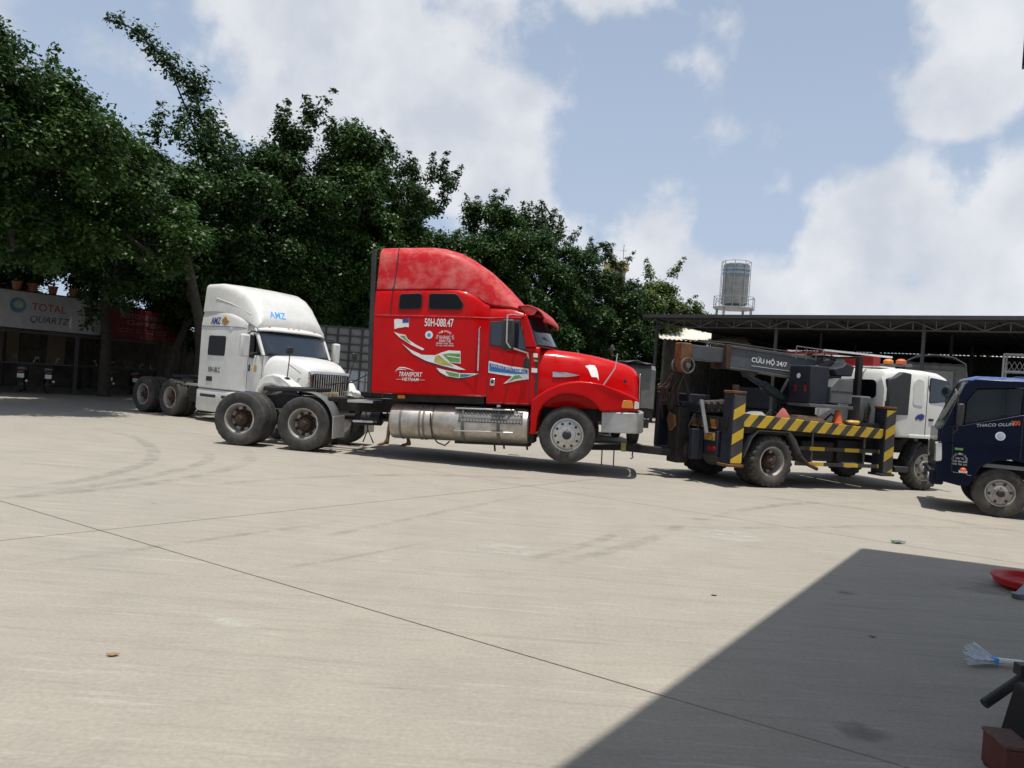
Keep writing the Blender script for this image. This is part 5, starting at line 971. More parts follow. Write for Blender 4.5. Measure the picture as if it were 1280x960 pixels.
hd = MB().prism([(-1.58, 2.56), (-1.36, 2.56), (-1.33, 2.3), (-1.38, 2.02), (-1.50, 2.0), (-1.58, 2.2)], 'y', -.34, -.10).build('boom_head', M['orange_rust'], to, bev=.02)
for y in (-.37, -.07): MB().lathe([(.13, -.02), (.15, -.02), (.15, .02), (.13, .02)], (-1.45, y, 2.14), 'y', 20, closed=True).lathe([(.05, -.03), (.05, .03)], (-1.45, y, 2.14), 'y', 12).build('sheave', M['crane_light'], hd)
MB().prism([(-.10, 2.16), (.25, 2.14), (.12, 2.02), (.02, 2.02)], 'y', -.32, -.12).build('cylinder_lug', M['crane'], bm_, bev=.01)
MB().tube([(.06, -.22, 2.06), (.55, -.22, 1.84)], .055, 12).tube([(.45, -.22, 1.885), (1.0, -.22, 1.62)], .095, 14).build('lift_cylinder', mat('cylinder_green', (.035, .055, .06), .35, dust=.3), to)
MB().prism([(1.0, 1.602), (2.1, 1.602), (2.15, 2.42), (1.85, 2.5), (1.45, 2.35)], 'y', -.52, -.42).prism([(1.0, 1.602), (2.1, 1.602), (2.15, 2.42), (1.85, 2.5), (1.45, 2.35)], 'y', -.02, .08).build('turret', M['crane'], to, bev=.012)
MB().lathe([(.16, -.05), (.16, -.03), (.05, -.02), (.05, .30), (.16, .31), (.16, .33)], (2.0, -.55, 2.38), 'y', 24).build('winch_drum', M['crane_light'], to)
for k in range(3): MB().tube([(1.9 - .03 * k, -.3, 2.52), (-1.3, -.3 + .05 * k, 2.62), (-1.5, -.3 + .05 * k, 2.62)], .008, 5).build('wire_rope', M['steel'], to)
op = MB().bx(.86, 1.30, -1.04, -.46, 1.60, 2.32).build('control_cabinet', M['crane_dark'], to, bev=.02); decal(op, stadium(.0, 0, .05), 0, M['wsticker'])
op.children[0].location = (.853, -.72, 2.12); op.children[0].rotation_euler = (0, 0, R(-90))
MB().bx(.852, .858, -.98, -.52, 1.62, 2.30).build('cabinet_door', M['crane_dark'], op)
for y in (-.92, -.66): MB().bx(.848, .851, y - .03, y + .03, 1.82, 1.95).build('warning_mark', M['redlens'], op)
MB().prism([(1.36, 1.64), (1.90, 1.64), (1.90, 2.12), (1.52, 2.12), (1.36, 1.95)], 'y', -1.06, -.56).build('valve_cover', M['crane_light'], to, bev=.015)
MB().bx(1.36, 1.9, -1.065, -1.062, 1.86, 1.875).build('cover_seam', M['black'], to)
MB().bx(.86, 1.92, -1.08, -.46, 1.535, 1.598).build('operator_platform', M['crane_light'], to, bev=.008)
MB().prism([(1.5, 2.30), (1.72, 2.36), (1.80, 2.44), (2.02, 2.38), (1.96, 2.18), (1.55, 2.18)], 'y', -.95, -.62).build('winch_motor', M['crane_dark'], to, bev=.02)
MB().tube([(1.32, -.8, 2.13), (1.40, -.86, 2.20), (1.5, -.82, 2.16)], .03, 6).build('control_levers', M['orange_rust'], to)
rl = MB()
for x in (.95, 1.2, 1.45, 1.66): rl.tube([(x, -.5, 2.45), (x, -.5, 2.70)], .012, 5)
rl.tube([(.95, -.5, 2.70), (1.66, -.5, 2.68), (1.9, -.5, 2.56)], .012, 5).build('guard_rail', M['steel'], to)
MB().bx(2.20, 2.46, -1.0, -.66, 1.30, 1.82).build('hydraulic_tank', M['crane_light'], to, bev=.03)
MB().tube([(2.3, -1.03, 1.34), (2.28, -1.05, 1.55), (2.33, -1.06, 1.68), (2.38, -1.05, 1.55), (2.36, -1.03, 1.34)], .03, 7).build('hose_loop', M['black'], to)
MB().bx(2.05, 2.6, -1.12, -.6, 1.22, 1.30).build('tank_shelf', M['chassis'], to)
# rear body, spare wheel, underlift
MB().bx(-1.08, -.45, -.92, .92, .52, .976).build('rear_box', M['crane_dark'], to, bev=.015)
MB().bx(-1.10, -1.082, -.92, .90, 1.02, 1.19).build('rear_bar', S_rear, to)
MB().bx(-1.10, -.62, -.90, .90, 1.042, 1.24).build('rear_shelf', M['chassis'], to)
pl = MB().bx(-1.10, -1.085, -.86, -.55, .80, .94).build('number_plate', M['plate_y'], to, bev=.004); text_mb(text_mb(MB(), '50E', .2, .05, (-1.102, -.705, .90), (0, -1, 0), (0, 0, 1)), '079.55', .26, .055, (-1.102, -.705, .835), (0, -1, 0), (0, 0, 1)).build('lettering', M['black_print'], pl, sm=0)
for y in (-.84, -.72, .72, .84): MB().lathe([(.05, 0), (.045, -.02), (0, -.025)], (-1.083, y, .65), 'x', 14).build('tail_light', M['redlens'], to)
sp = wheel(to, -.62, -.35, 1.40, .46, .24, 'lugdual', M['rubber_dusty'], M['steel_rim']); sp.rotation_euler = (R(84), 0, R(20)); sp.name = 'spare_wheel'
mast = MB().bx(-1.42, -1.16, -.16, .16, .30, 1.35).build('underlift_mast', M['chassis'], to, bev=.015)
MB().bx(-1.36, -1.12, .62, .74, .55, 1.62).build('rear_upright', M['crane_dark'], to, bev=.012); MB().bx(-1.36, -1.12, -.56, -.44, .42, .98).build('rear_upright', M['crane_dark'], to, bev=.012)
MB().prism([(-.02, 0), (.18, .05), (.24, -.10), (.10, -.32), (-.06, -.2)], 'x', -1.5, -1.44).warp(lambda x, y, z: (x, y - .1, z + 1.2)).build('tow_hook', M['orange_rust'], to, bev=.02)
MB().bar((-1.15, -.45, 1.52), (-1.2, -.75, .92), .07, .03).build('stay_bar', M['crane_light'], to)
MB().bar((-1.48, -.12, 2.0), (-1.40, .10, 1.30), .14, .10).build('hanging_link', M['chassis'], to); MB().bar((-1.46, -.25, 2.0), (-1.28, -.3, 1.45), .06, .05).build('hanging_link', M['chassis'], to)
MB().tube([(-1.5, 0, 1.98), (-1.56, .1, 1.6), (-1.42, .2, 1.3)], .02, 6).tube([(-1.5, .05, 1.98), (-1.62, .2, 1.6), (-1.44, .35, 1.1)], .02, 6).build('chain', M['rust'], to)
for k in range(5): MB().tube([(-1.14, -.5 + .22 * k, 1.25), (-1.2 - .05 * (k % 2), -.48 + .22 * k, 1.0), (-1.16, -.42 + .2 * k, .7 + .06 * (k % 3)), (-1.1, -.36 + .2 * k, .62)], .02, 6).build('hydraulic_hose', M['black'], to)
for k in range(4): MB().tube([(-1.45 + .03 * k, -.3 + .12 * k, 2.02), (-1.5 - .04 * k, -.2 + .14 * k, 1.7), (-1.42, -.1 + .13 * k, 1.42), (-1.25, -.05 + .12 * k, 1.25)], .016, 6).build('hanging_chain', M['rust'], to)
MB().bx(-1.34, -1.14, -.12, .62, 1.36, 1.46).build('mast_head', M['crane_dark'], to, bev=.012); MB().bar((-1.25, .68, 1.55), (-1.25, .1, 1.98), .08, .08).build('mast_brace', M['crane_dark'], to)
MB().bx(-1.05, -.55, .1, .75, 1.245, 1.62).build('tool_chest', M['crane_dark'], to, bev=.02); MB().bx(-.5, .2, .2, .85, 1.045, 1.5).build('winch_housing', M['chassis'], to, bev=.04); MB().cyl((-.2, -.35, 1.35), (-.2, .15, 1.35), .17, n=18).build('cable_drum', M['rust'], to)
for k in range(4): MB().tube([(.3 + .5 * k, -.45, 1.25), (.45 + .5 * k, -.5, 1.42), (.7 + .5 * k, -.48, 1.3)], .022, 6).build('hydraulic_hose', M['black'], to)
MB().tube([(-1.3, -.42, 2.62), (-.6, -.42, 2.63), (.9, -.42, 2.58)], .014, 6).build('boom_hose', M['black'], to); MB().bx(-.3, .25, -.30, -.14, 2.565, 2.63).build('boom_bracket', M['rust'], to)
arm = MB().bar((-1.2, 0, .47), (-2.15, .52, .50), .17, .15).bar((-2.0, .44, .50), (-3.06, 1.01, .42), .12, .11).build('tow_arm', M['chassis'], to, bev=.012)
MB().bar((-2.12, .5, .50), (-2.2, .55, .50), .18, .17).build('arm_collar', M['yellow_print'], arm)
a8 = R(-8 - 21.9); lx, ly = -math.sin(a8), math.cos(a8)
MB().bar((-3.06 - .75 * lx, 1.01 - .75 * ly, .36), (-3.06 + .75 * lx, 1.01 + .75 * ly, .36), .12, .12).build('cross_bar', M['chassis'], arm, bev=.01)
for k in (-.55, .55): MB().bar((-3.06 + k * lx, 1.01 + k * ly, .36), (-3.06 + k * lx, 1.01 + k * ly, .62), .14, .10).build('axle_fork', M['chassis'], arm)
for x, y in ((-2.55, .66), (-2.35, .55)): MB().tube([(x, y, .46), (x + .01, y, .12)], .012, 6).build('hanging_pin', M['rust'], arm)
MB().tube([(-2.02, .40, .44), (-2.03, .40, .36), (-2.0, .41, .31), (-2.05, .42, .29)], .014, 6).build('hook', M['black'], arm)
text('CỨU HỘ 24/7', M['wsticker'], to, (.40, -.404, 2.345), .86, .15, xd=(1, 0, -.045), yd=(.045, 0, 1), bold=.012)
MB().tube([(-.02, -.403, 2.24), (.9, -.403, 2.205)], .005, 4).build('painted_line', M['wsticker'], to)
# loose things lying on the deck
cn = thing('traffic_cone', 'orange plastic cone standing on the tow truck deck', 'cone', (0, 0, 0)); cn.parent = None
cp = to.matrix_world @ Vector((1.62, -1.0, 1.245)); cn.location = cp
MB().lathe([(.13, 0), (.13, .02), (.10, .025), (.045, .26), (.0, .27)], ax='z', n=18).build('cone_body', M['orange'], cn)
for nm, lb, ct_, lc, fn in (('wood_block', 'stack of old wooden boards on the tow truck deck', 'boards', (.9, -.95, 1.24), lambda b: b.bx(-.35, .35, -.12, .12, 0, .06).bx(-.3, .32, -.1, .11, .062, .12)),
                           ('rope_coil', 'coil of yellow webbing strap on the tow truck deck beside the cone', 'strap', (1.98, -1.0, 1.245), lambda b: b.lathe([(.10, 0), (.14, .02), (.14, .06), (.10, .08), (.07, .04)], ax='z', n=22, closed=True)),
                           ('sandbag', 'pale dirty sack lying on the tow truck deck behind the rear leg', 'sack', (-.35, -.95, 1.245), lambda b: b.lathe([(.02, 0), (.16, .01), (.2, .06), (.13, .12), (.02, .13)], ax='z', n=18)),
                           ('red_rag', 'crumpled reddish rag on the tow truck deck beside the boards', 'rag', (.35, -.92, 1.245), lambda b: b.lathe([(.14, 0), (.12, .07), (.05, .20), (.01, .23)], ax='z', n=9))):
    o = thing(nm, lb, ct_, tuple(to.matrix_world @ Vector(lc)), 21.9); b = MB(); fn(b)
    if nm != 'wood_block': b.warp(lambda x, y, z: (x * (1 + .25 * math.sin(5 * y + z * 20)), y * (1 + .2 * math.sin(9 * x)), z * (1 + .15 * math.sin(12 * x))))
    b.build({'wood_block': 'board', 'rope_coil': 'webbing', 'sandbag': 'bag', 'red_rag': 'cloth'}[nm], {'wood_block': M['wood'], 'rope_coil': M['plate_y'], 'sandbag': M['sack'], 'red_rag': mat('faded_rag', (.35, .10, .07), .9)}[nm], o)
MB().bx(-1.05, 2.6, -1.135, -.5, 1.044, 1.24).build('deck_box', M['chassis'], to)

# ------------------------------------------------------------------ BLUE LIGHT TRUCK (right edge)
bx_, by_ = 7.95 + .9 * math.sin(R(155)), 12.33 - .9 * math.cos(R(155))
bl = thing('blue_light_truck', 'dark blue light truck cab cut off by the right edge of the picture', 'truck', (bx_, by_, 0), 155)
lower = [(.93, .50), (.955, .75), (.955, 1.05), (.90, 1.33), (.80, 1.40), (.60, 1.43), (-.18, 1.66), (-.80, 1.70), (-.80, .62), (-.52, .62), (-.50, .70), (-.42, .82), (-.28, .90), (-.1, .94), (.11, .90), (.25, .83), (.33, .75), (.41, .58), (.46, .46), (.6, .44)]
for s in (-1, 1):
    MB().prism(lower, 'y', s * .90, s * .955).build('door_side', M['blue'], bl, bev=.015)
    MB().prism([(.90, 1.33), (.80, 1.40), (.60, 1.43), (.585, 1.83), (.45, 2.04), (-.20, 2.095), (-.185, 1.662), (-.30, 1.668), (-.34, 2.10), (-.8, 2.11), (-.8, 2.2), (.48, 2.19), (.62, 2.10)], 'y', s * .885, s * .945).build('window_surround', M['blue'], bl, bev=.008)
    MB().prism([(.58, 1.45), (.57, 1.82), (.44, 2.02), (-.19, 2.08), (-.175, 1.67)], 'y', s * .91, s * .918).build('door_window', glass_mat('door_glass', (.62, .70, .66), .5), bl)
    MB().tube([(-.21, s * .957, 1.62), (-.21, s * .957, .95)], .006, 5).build('door_seam', M['black_print'], bl); MB().tube([(.74, s * .957, 1.38), (.72, s * .957, .66), (.44, s * .957, .62)], .006, 5).build('door_seam', M['black_print'], bl)
    MB().tube([(.94, s * .955, 1.12), (-.80, s * .957, 1.16)], .012, 6).build('body_crease', M['blue'], bl)
    wheel(bl, 0.02, s * .82, .39, .39, .21, 'light', M['rubber_dusty'], M['steel_rim'], spin=25)
    wheel(bl, -3.2, s * .82, .39, .39, .21, 'dual', M['rubber_dusty'], M['steel_rim'])
    MB().prism(rnd([(.87, .82), (.962, .80), (.970, 1.12), (.89, 1.14)], .03), 'y', s * .66, s * .960).build('headlight', M['lens'], bl, bev=.02)
    mr2 = MB().bx(.62, .72, s * 1.10 - .09, s * 1.10 + .09, 1.42, 1.78).build('mirror', M['dark_plastic'], bl, bev=.03); MB().tube([(.70, s * .95, 1.95), (.72, s * 1.1, 1.92), (.70, s * 1.12, 1.35), (.74, s * .95, 1.28)], .014, 6).build('mirror_arm', M['black'], mr2)
    MB().bx(-.62, -.45, s * .96 - .008, s * .96 + .008, 1.30, 1.36).build('door_handle', M['black'], bl, bev=.008)
for x in (0.02, -3.2): MB().cyl((x, -.8, .39), (x, .8, .39), .07).build('axle', M['chassis'], bl)
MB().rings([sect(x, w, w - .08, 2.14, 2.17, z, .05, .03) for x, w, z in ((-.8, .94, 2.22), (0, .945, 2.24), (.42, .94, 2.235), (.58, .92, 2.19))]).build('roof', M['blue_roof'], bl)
for y in np.linspace(-.7, .7, 8): MB().bx(-.78, -.10, y - .03, y + .03, 2.262, 2.275).build('roof_rib', M['blue_roof'], bl, bev=.006)
def bws(u, v):
    w = (u - .5) * 2; return (.93 - .06 * w * w - .30 * v, w * .88, 1.36 + .78 * v)
MB().grid(bws, 12, 4).build('windshield', glass_mat('front_glass', (.6, .68, .65), .35), bl, solid=.01)
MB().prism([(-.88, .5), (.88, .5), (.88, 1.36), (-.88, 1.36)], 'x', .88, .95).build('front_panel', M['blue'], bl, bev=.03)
MB().prism([(-.6, .88), (.6, .88), (.66, 1.12), (-.66, 1.12)], 'x', .951, .965).build('grille', M['black'], bl); MB().bx(.82, 1.03, -.93, .93, .42, .66).build('bumper', M['blue'], bl, bev=.04, seg=3)
for s in (-1, 1): MB().bx(1.031, 1.045, s * .7 - .1, s * .7 + .1, .50, .60).build('fog_lamp', M['lens'], bl, bev=.01)
MB().bx(-.82, -.78, -.94, .94, .62, 2.15).build('cab_back', M['blue'], bl); MB().bx(-.78, .88, -.88, .88, .78, .84).build('cab_floor', M['interior'], bl)
for y in (.42, -.42):
    st_ = MB().bx(-.45, .1, y - .25, y + .25, .95, 1.12).build('seat', M['seat'], bl, bev=.05, seg=3); MB().bx(-.6, -.42, y - .25, y + .25, 1.05, 1.70).build('backrest', M['seat'], st_, bev=.05, seg=3)
MB().bx(.55, .86, -.88, .88, 1.05, 1.42).build('dashboard', M['interior'], bl, bev=.06, seg=3)
sw = MB().lathe([(.19, -.012), (.21, 0), (.19, .012), (.17, 0)], ax='z', n=28, closed=True).build('steering_wheel', M['interior'], bl, loc=(.40, .42, 1.50), rot=(0, R(38), 0)); MB().bx(-.18, .18, -.015, .015, -.01, .01).bx(-.015, .015, -.18, .18, -.01, .01).cyl((0, 0, -.25), (0, 0, 0), .03).build('column', M['interior'], sw)
for s in (-1, 1): MB().bx(-4.6, .8, s * .36 - .03, s * .36 + .03, .60, .78).build('frame_rail', M['chassis'], bl)
bed = MB().bx(-4.6, -.95, -.98, .98, .86, .94).build('cargo_bed', M['blue'], bl)
for s in (-1, 1): MB().bx(-4.6, -.95, s * .98 - .02, s * .98 + .02, .942, 1.5).build('side_board', M['blue'], bed)
MB().bx(-.97, -.93, -.96, .96, .942, 1.9).build('head_board', M['blue'], bed)
text('THACO OLLIN', M['dull_print'], bl, (.16, .958, 1.475), .52, .05, xd=(-1, 0, .13), yd=(.13, 0, 1), shear=.2, bold=.01); text('700', M['orange'], bl, (-.115, .958, 1.525), .12, .075, xd=(-1, 0, .13), yd=(.13, 0, 1), bold=.02)
decal(bl, stadium(.08, 1.30, .07), .956, M['wsticker'], 'round_sticker', s=1); decal(bl, stadium(.08, 1.30, .052), .9595, mat('pale_blue_print', (.42, .48, .68), .5, var=.4, scale=30), 'round_sticker', .002, s=1)
mb = arc_text(MB(), 'CUU HO GIAO THONG', (.62, .958, .86), .10, 178, 2, .030, xd=(-1, 0, 0)); text_mb(mb, 'VAN TAI', .12, .035, (.62, .958, .885), (-1, 0, 0), (0, 0, 1)); text_mb(mb, '0909 804 888', .22, .03, (.62, .958, .835), (-1, 0, 0), (0, 0, 1)); text_mb(mb, '0902 706 365', .22, .03, (.62, .958, .79), (-1, 0, 0), (0, 0, 1)); mb.build('lettering', M['dull_print'], bl, sm=0)
decal(bl, [(.70, 1.02), (.58, 1.02), (.58, 1.055), (.70, 1.055)], .956, M['green_print'], s=1)
ml = MB().bx(.50, .62, .956, .975, .655, .69).build('marker_light', M['plate_w'], bl); MB().lathe([(.05, 0), (.045, .03), (.02, .05), (0, .05)], (.56, .965, .69), 'z', 14).build('lens', M['orange'], ml)
# ------------------------------------------------------------------ STAKE-BODY TRUCK behind the white tractor
sk = thing('stake_body_truck', 'grey stake body cargo truck between the white tractor and the red cab', 'truck', (-6.95, 25.0, 0), -2)
MB().bx(0, 4.4, .06, 2.2, .78, .90).build('bed', M['chassis'], sk)
pm = MB().bx(0, .345, .03, .05, 0, .215).mesh('panel', [M['sack']])
for i in range(11):
    for j in range(5): obj('panel', pm, sk, loc=(.03 + .40 * i, 0, 1.66 + .265 * j))
for i in range(12): MB().bx(-.03 + .40 * i, .025 + .40 * i, -.02, .06, .80, 3.0).build('stake', M['black'], sk)
for j in range(6): MB().bx(-.03, 4.42, -.005, .028, 1.605 + .265 * j, 1.655 + .265 * j).build('slat', M['black'], sk)
for i in range(6): MB().bx(.03 + .73 * i, .71 + .73 * i, .0, .05, .92, 1.58).build('side_gate', M['sack'] if i % 2 else mat('blue_grey_gate', (.20, .24, .30), .7, var=.3, dust=.4), sk, bev=.01)
MB().bx(0, 4.4, 2.16, 2.2, .9, 3.0).build('far_side', M['sack'], sk); MB().bx(4.36, 4.4, .06, 2.16, .9, 3.0).build('head_board', M['sack'], sk); MB().bx(-.02, .02, .06, 2.16, .9, 3.0).build('tail_gate', M['sack'], sk)
for x in (.9, 5.2):
    for y in (.2, 2.0): wheel(sk, x, 1.1 + (y - 1.1) * .9, .45, .45, .25, 'dual', M['rubber'], M['steel_rim'])
    MB().cyl((x, .3, .45), (x, 1.9, .45), .07).build('axle', M['chassis'], sk)
for y in (.75, 1.45): MB().bx(0, 6.0, y - .04, y + .04, .56, .775).build('frame_rail', M['chassis'], sk)
MB().rings([[(x, y + 1.1, z) for x, y, z in sect(xx, 1.05, .98, .7, 1.9, zz_, .12)] for xx, zz_ in ((4.5, 2.3), (5.6, 2.35), (5.8, 2.25))] ).build('cab_body', M['crane_light'], sk)
MB().rings([[(x, y + 1.1, z) for x, y, z in sect(xx, 1.05, .98, .7, 1.3, zz_, .08)] for xx, zz_ in ((5.801, 1.5), (6.1, 1.45))]).build('nose', M['crane_light'], sk)
MB().grid(lambda u, v: (6.08 - .26 * v, .12 + 1.96 * u, 1.48 + .72 * v), 4, 3).build('windshield', M['glass'], sk, solid=.012)

# ------------------------------------------------------------------ tarpaulin truck behind the red nose
tp = thing('covered_cargo_truck', 'small truck under a grey tarpaulin behind the red truck nose', 'truck', (2.0, 22.0, 0), 3)
def tarp_box(x0, x1, y0, y1, z0, z1, nx=14, hoop=.0, amp=.02):
    b = MB()
    def sag(u): return amp * (1 - abs(math.sin(math.pi * u * 5)))
    prof = [(y0, z0), (y0, z0 + (z1 - z0) * .5), (y0 + .02, z1 - .12), (y0 + .15, z1), ((y0 + y1) / 2, z1 + hoop), (y1 - .15, z1), (y1 - .02, z1 - .12), (y1, z0 + (z1 - z0) * .5), (y1, z0)]
    rs = []
    for k in range(nx * 3 + 1):
        u = k / (nx * 3); s_ = sag(u); rs.append([(x0 + (x1 - x0) * u, y + (s_ if y < (y0 + y1) / 2 else -s_) + .008 * math.sin(17 * u + 9 * z), z - s_) for y, z in prof])
    return b.rings(rs, True, False)
tarp_box(0, 2.12, .05, 4.0, 1.12, 2.36, 4, 0, .02).build('tarpaulin', M['tarp'], tp)
MB().grid(lambda u, v: (.9 + 1.1 * u, -.05 + .5 * v, 2.36 + .08 * math.sin(3.1 * u) * (1 - v * .5) + .03 * math.sin(14 * u + 6 * v)), 14, 6).build('folded_flap', M['tarp_dark'], tp, solid=.02)
MB().bx(.02, 2.1, .1, 4.0, .82, 1.10).build('bed', M['chassis'], tp); MB().bx(.1, 2.0, 0, .06, .55, .8).build('tail_bar', M['chassis'], tp)
for s in (.35, 1.75):
    for y in (.9, 3.6, 5.4): wheel(tp, s, y, .42, .42, .24, 'dual', M['rubber'], M['steel_rim']).rotation_euler = (0, 0, R(90) * (1 if s > 1 else -1))
for x in (.7, 1.4): MB().bx(x - .04, x + .04, .1, 6.0, .55, .8).build('frame_rail', M['chassis'], tp)
MB().bx(.08, 2.04, 4.2, 5.9, .75, 2.2).build('cab_body', M['crane_dark'], tp, bev=.1, seg=3); MB().bx(.25, 1.87, 5.86, 5.91, 1.45, 2.0).build('windshield', M['glass'], tp)

# ------------------------------------------------------------------ trucks standing in the steel shed
tk2 = thing('hooped_tarpaulin_truck', 'parked truck with hooped grey tarpaulin body under the steel shed roof', 'truck', (17.0, 33.6, 0), -24)
tarp_box(0, 2.4, 0, 5.2, 1.1, 3.75, 8, .0, .03).build('tarpaulin', M['tarp'], tk2)
for k in range(7): y = .1 + .82 * k; MB().tube([(-.03, y, 3.2), (.05, y, 3.75), (.5, y, 4.02), (1.2, y, 4.10), (1.9, y, 4.02), (2.35, y, 3.75), (2.43, y, 3.2)], .022, 6).build('hoop', M['hoop'], tk2)
MB().grid(lambda u, v: (.12 + 2.2 * u, .1 + 5.0 * v, 3.72 + .34 * math.sin(math.pi * u) ** .6 - .05 * abs(math.sin(math.pi * v * 6))), 12, 24).build('net_top', M['tarp_dark'], tk2, solid=.01)
MB().bx(.3, 1.9, -.04, -.005, 1.3, 3.4).build('rear_panel', M['sack'], tk2); MB().bx(0, 2.4, .0, 5.2, .85, 1.09).build('bed', M['chassis'], tk2)
for s in (.3, 2.1):
    for y in (1.0, 2.1, 6.4): wheel(tk2, s, y, .48, .48, .26, 'dual', M['rubber'], M['steel_rim']).rotation_euler = (0, 0, R(90) * (1 if s > 1 else -1))
MB().bx(.1, 2.3, 5.4, 7.2, .8, 2.9).build('cab_body', M['crane_dark'], tk2, bev=.12, seg=3); MB().bx(.3, 2.1, 7.18, 7.22, 1.8, 2.6).build('windshield', M['glass'], tk2)
for x in (.8, 1.6): MB().bx(x - .05, x + .05, .2, 7.0, .6, .84).build('frame_rail', M['chassis'], tk2)
rk = thing('steel_mesh_rack', 'pale steel mesh storage rack in the shed at the right edge', 'rack', (20.0, 31.5, 0), -38)
for x in (0, 1.1, 2.2):
    for y in (0, 1.0): MB().bar((x, y, 0), (x, y, 4.2), .07, .07).build('post', M['galv'], rk)
for z in (3.5, 4.2): MB().bar((0, 0, z), (2.2, 0, z), .06, .06).bar((0, 1, z), (2.2, 1, z), .06, .06).build('beam', M['galv'], rk)
mb = MB()
for k in range(12): mb.bar((.02 + .18 * k, -.02, 3.52), (.20 + .18 * k, -.02, 3.9), .015, .015).bar((.20 + .18 * k, -.03, 3.52), (.02 + .18 * k, -.03, 3.9), .015, .015)
mb.build('mesh_panel', M['galv'], rk); MB().bx(0, 2.2, 0, 1.0, 1.6, 1.66).build('shelf', M['galv'], rk)
for nm, lb, x, y, s_ in (('stacked_crate', 'dark crate stack in the shed behind the tow crane, leftmost', 11.6, 40.5, 2.2), ('stacked_crate', 'dark crate stack in the shed behind the white tow cab', 15.2, 38.6, 2.0)):
    o = thing(nm, lb, 'crate', (x, y, 0), -38, 'crates in the steel shed')
    for k in range(2): MB().bx(0, 2.4, 0, 1.4, .02 + 1.12 * k, 1.1 + 1.12 * k).build('crate', M['crane_dark'] if k else M['chassis'], o, bev=.03)

# ------------------------------------------------------------------ things at the right edge, in the shade
bs = thing('red_basin', 'red plastic basin lying on the shaded concrete at the right edge', 'basin', (5.08, 7.25, 0))
MB().lathe([(.01, .0), (.30, .0), (.36, .04), (.37, .085), (.385, .09), (.385, .105), (.35, .10), (.33, .05), (.28, .02), (.01, .02)], ax='z', n=36).build('basin', M['red_plastic'], bs)
fs_ = thing('folded_steel_plate', 'bent grey steel plate propped beside the red basin', 'metal plate', (4.62, 6.82, 0), 28)
MB().prism([(0, 0), (.05, .02), (.62, .30), (.61, .33), (.05, .05), (0, .06), (-.02, .05)], 'y', -.02, .06).build('plate', M['sheet_metal'], fs_, bev=.004); MB().bar((.55, 0, 0), (.55, 0, .27), .03, .03).bar((.55, .05, 0), (.52, .05, .25), .03, .03).build('leg', M['black'], fs_)
br = thing('hand_broom', 'pale blue fan shaped hand broom lying in the shade', 'broom', (3.12, 4.97, 0), -3)
mb = MB()
for k in range(60):
    a = -1 + 2 * (k % 30) / 29; l_ = k // 30; mb.bar((.135, a * .022, .028 + .012 * l_), (-.03 - .035 * (1 - a * a) + .05 * a + random.uniform(-.02, .02), a * .09 + random.uniform(-.006, .006), .03 + .035 * l_ + .03 * a + .02), .0035, .004)
mb.build('bristles', M['bristle'], br); MB().bx(.10, .13, -.034, .034, .018, .056).build('collar', M['sky_print'], br, bev=.005); MB().prism([(.10, -.03), (.10, .03), (.17, .016), (.30, .013), (.30, -.013), (.17, -.016)], 'z', .022, .05).build('head', M['plate_w'], br, bev=.008); MB().tube([(.28, 0, .036), (1.1, .05, .05)], .007, 8).build('handle', M['steel'], br)
cb = thing('cardboard_sheet', 'flat grey cardboard sheet lying under the hand broom handle', 'cardboard', (3.27, 4.72, 0), -14)
MB().prism([(0, .2), (.7, .23), (.7, -.25), (.22, -.1)], 'z', .004, .012).build('sheet', mat('grey_cardboard', (.20, .19, .17), .9), cb)
ts = thing('steel_trestle', 'dark steel trestle with a pipe arm sticking out at the right edge', 'trestle', (2.78, 4.0, 0), 0)
MB().tube([(-.22, -.02, .115), (-.02, .02, .24), (.5, .08, .26)], .026, 10).build('arm', M['black'], ts); MB().bar((.04, 0, 0), (.06, .02, .33), .06, .05).build('post', M['black'], ts); MB().bar((.22, -.05, 0), (.10, .02, .30), .05, .035).build('leg', M['black'], ts); MB().bar((.40, .3, 0), (.2, .05, .28), .05, .035).build('leg', M['black'], ts); MB().bx(-.03, .6, .0, .06, .262, .32).build('beam', M['black'], ts)
jb = thing('red_brown_tool_box', 'red brown wooden tool box at the bottom right corner', 'box', (2.27, 3.36, 0), -6)
MB().bx(0, .12, 0, .2, .012, .15).build('body', mat('red_brown_paint', (.09, .016, .013), .6, var=.3, dust=.3, dcol=(.1, .07, .05)), jb, bev=.006); MB().bx(-.005, .125, -.006, .206, .152, .17).build('lid', mat('worn_lid', (.10, .05, .035), .8, var=.4, scale=30), jb, bev=.005)
for x, y in ((.02, .02), (.10, .02), (.02, .18), (.10, .18)): MB().bx(x - .012, x + .012, y - .012, y + .012, 0, .012).build('foot', M['black'], jb)
cbn = thing('black_tool_cabinet', 'black steel tool cabinet standing at the bottom right edge', 'cabinet', (2.41, 3.42, 0), -8)
MB().prism([(.04, .04), (.60, .04), (.60, .36), (.10, .32)], 'y', 0, .36).build('body', M['soot'], cbn, bev=.015)
for k in range(3): MB().bx(.12, .56, -.012, -.002, .06 + .085 * k, .135 + .085 * k).build('drawer', M['soot'], cbn, bev=.006)
for x, y in ((.08, .05), (.55, .05), (.08, .31), (.55, .31)): MB().lathe([(.03, -.012), (.03, .012)], (x, y, .03), 'y', 12).build('caster', M['rubber'], cbn)

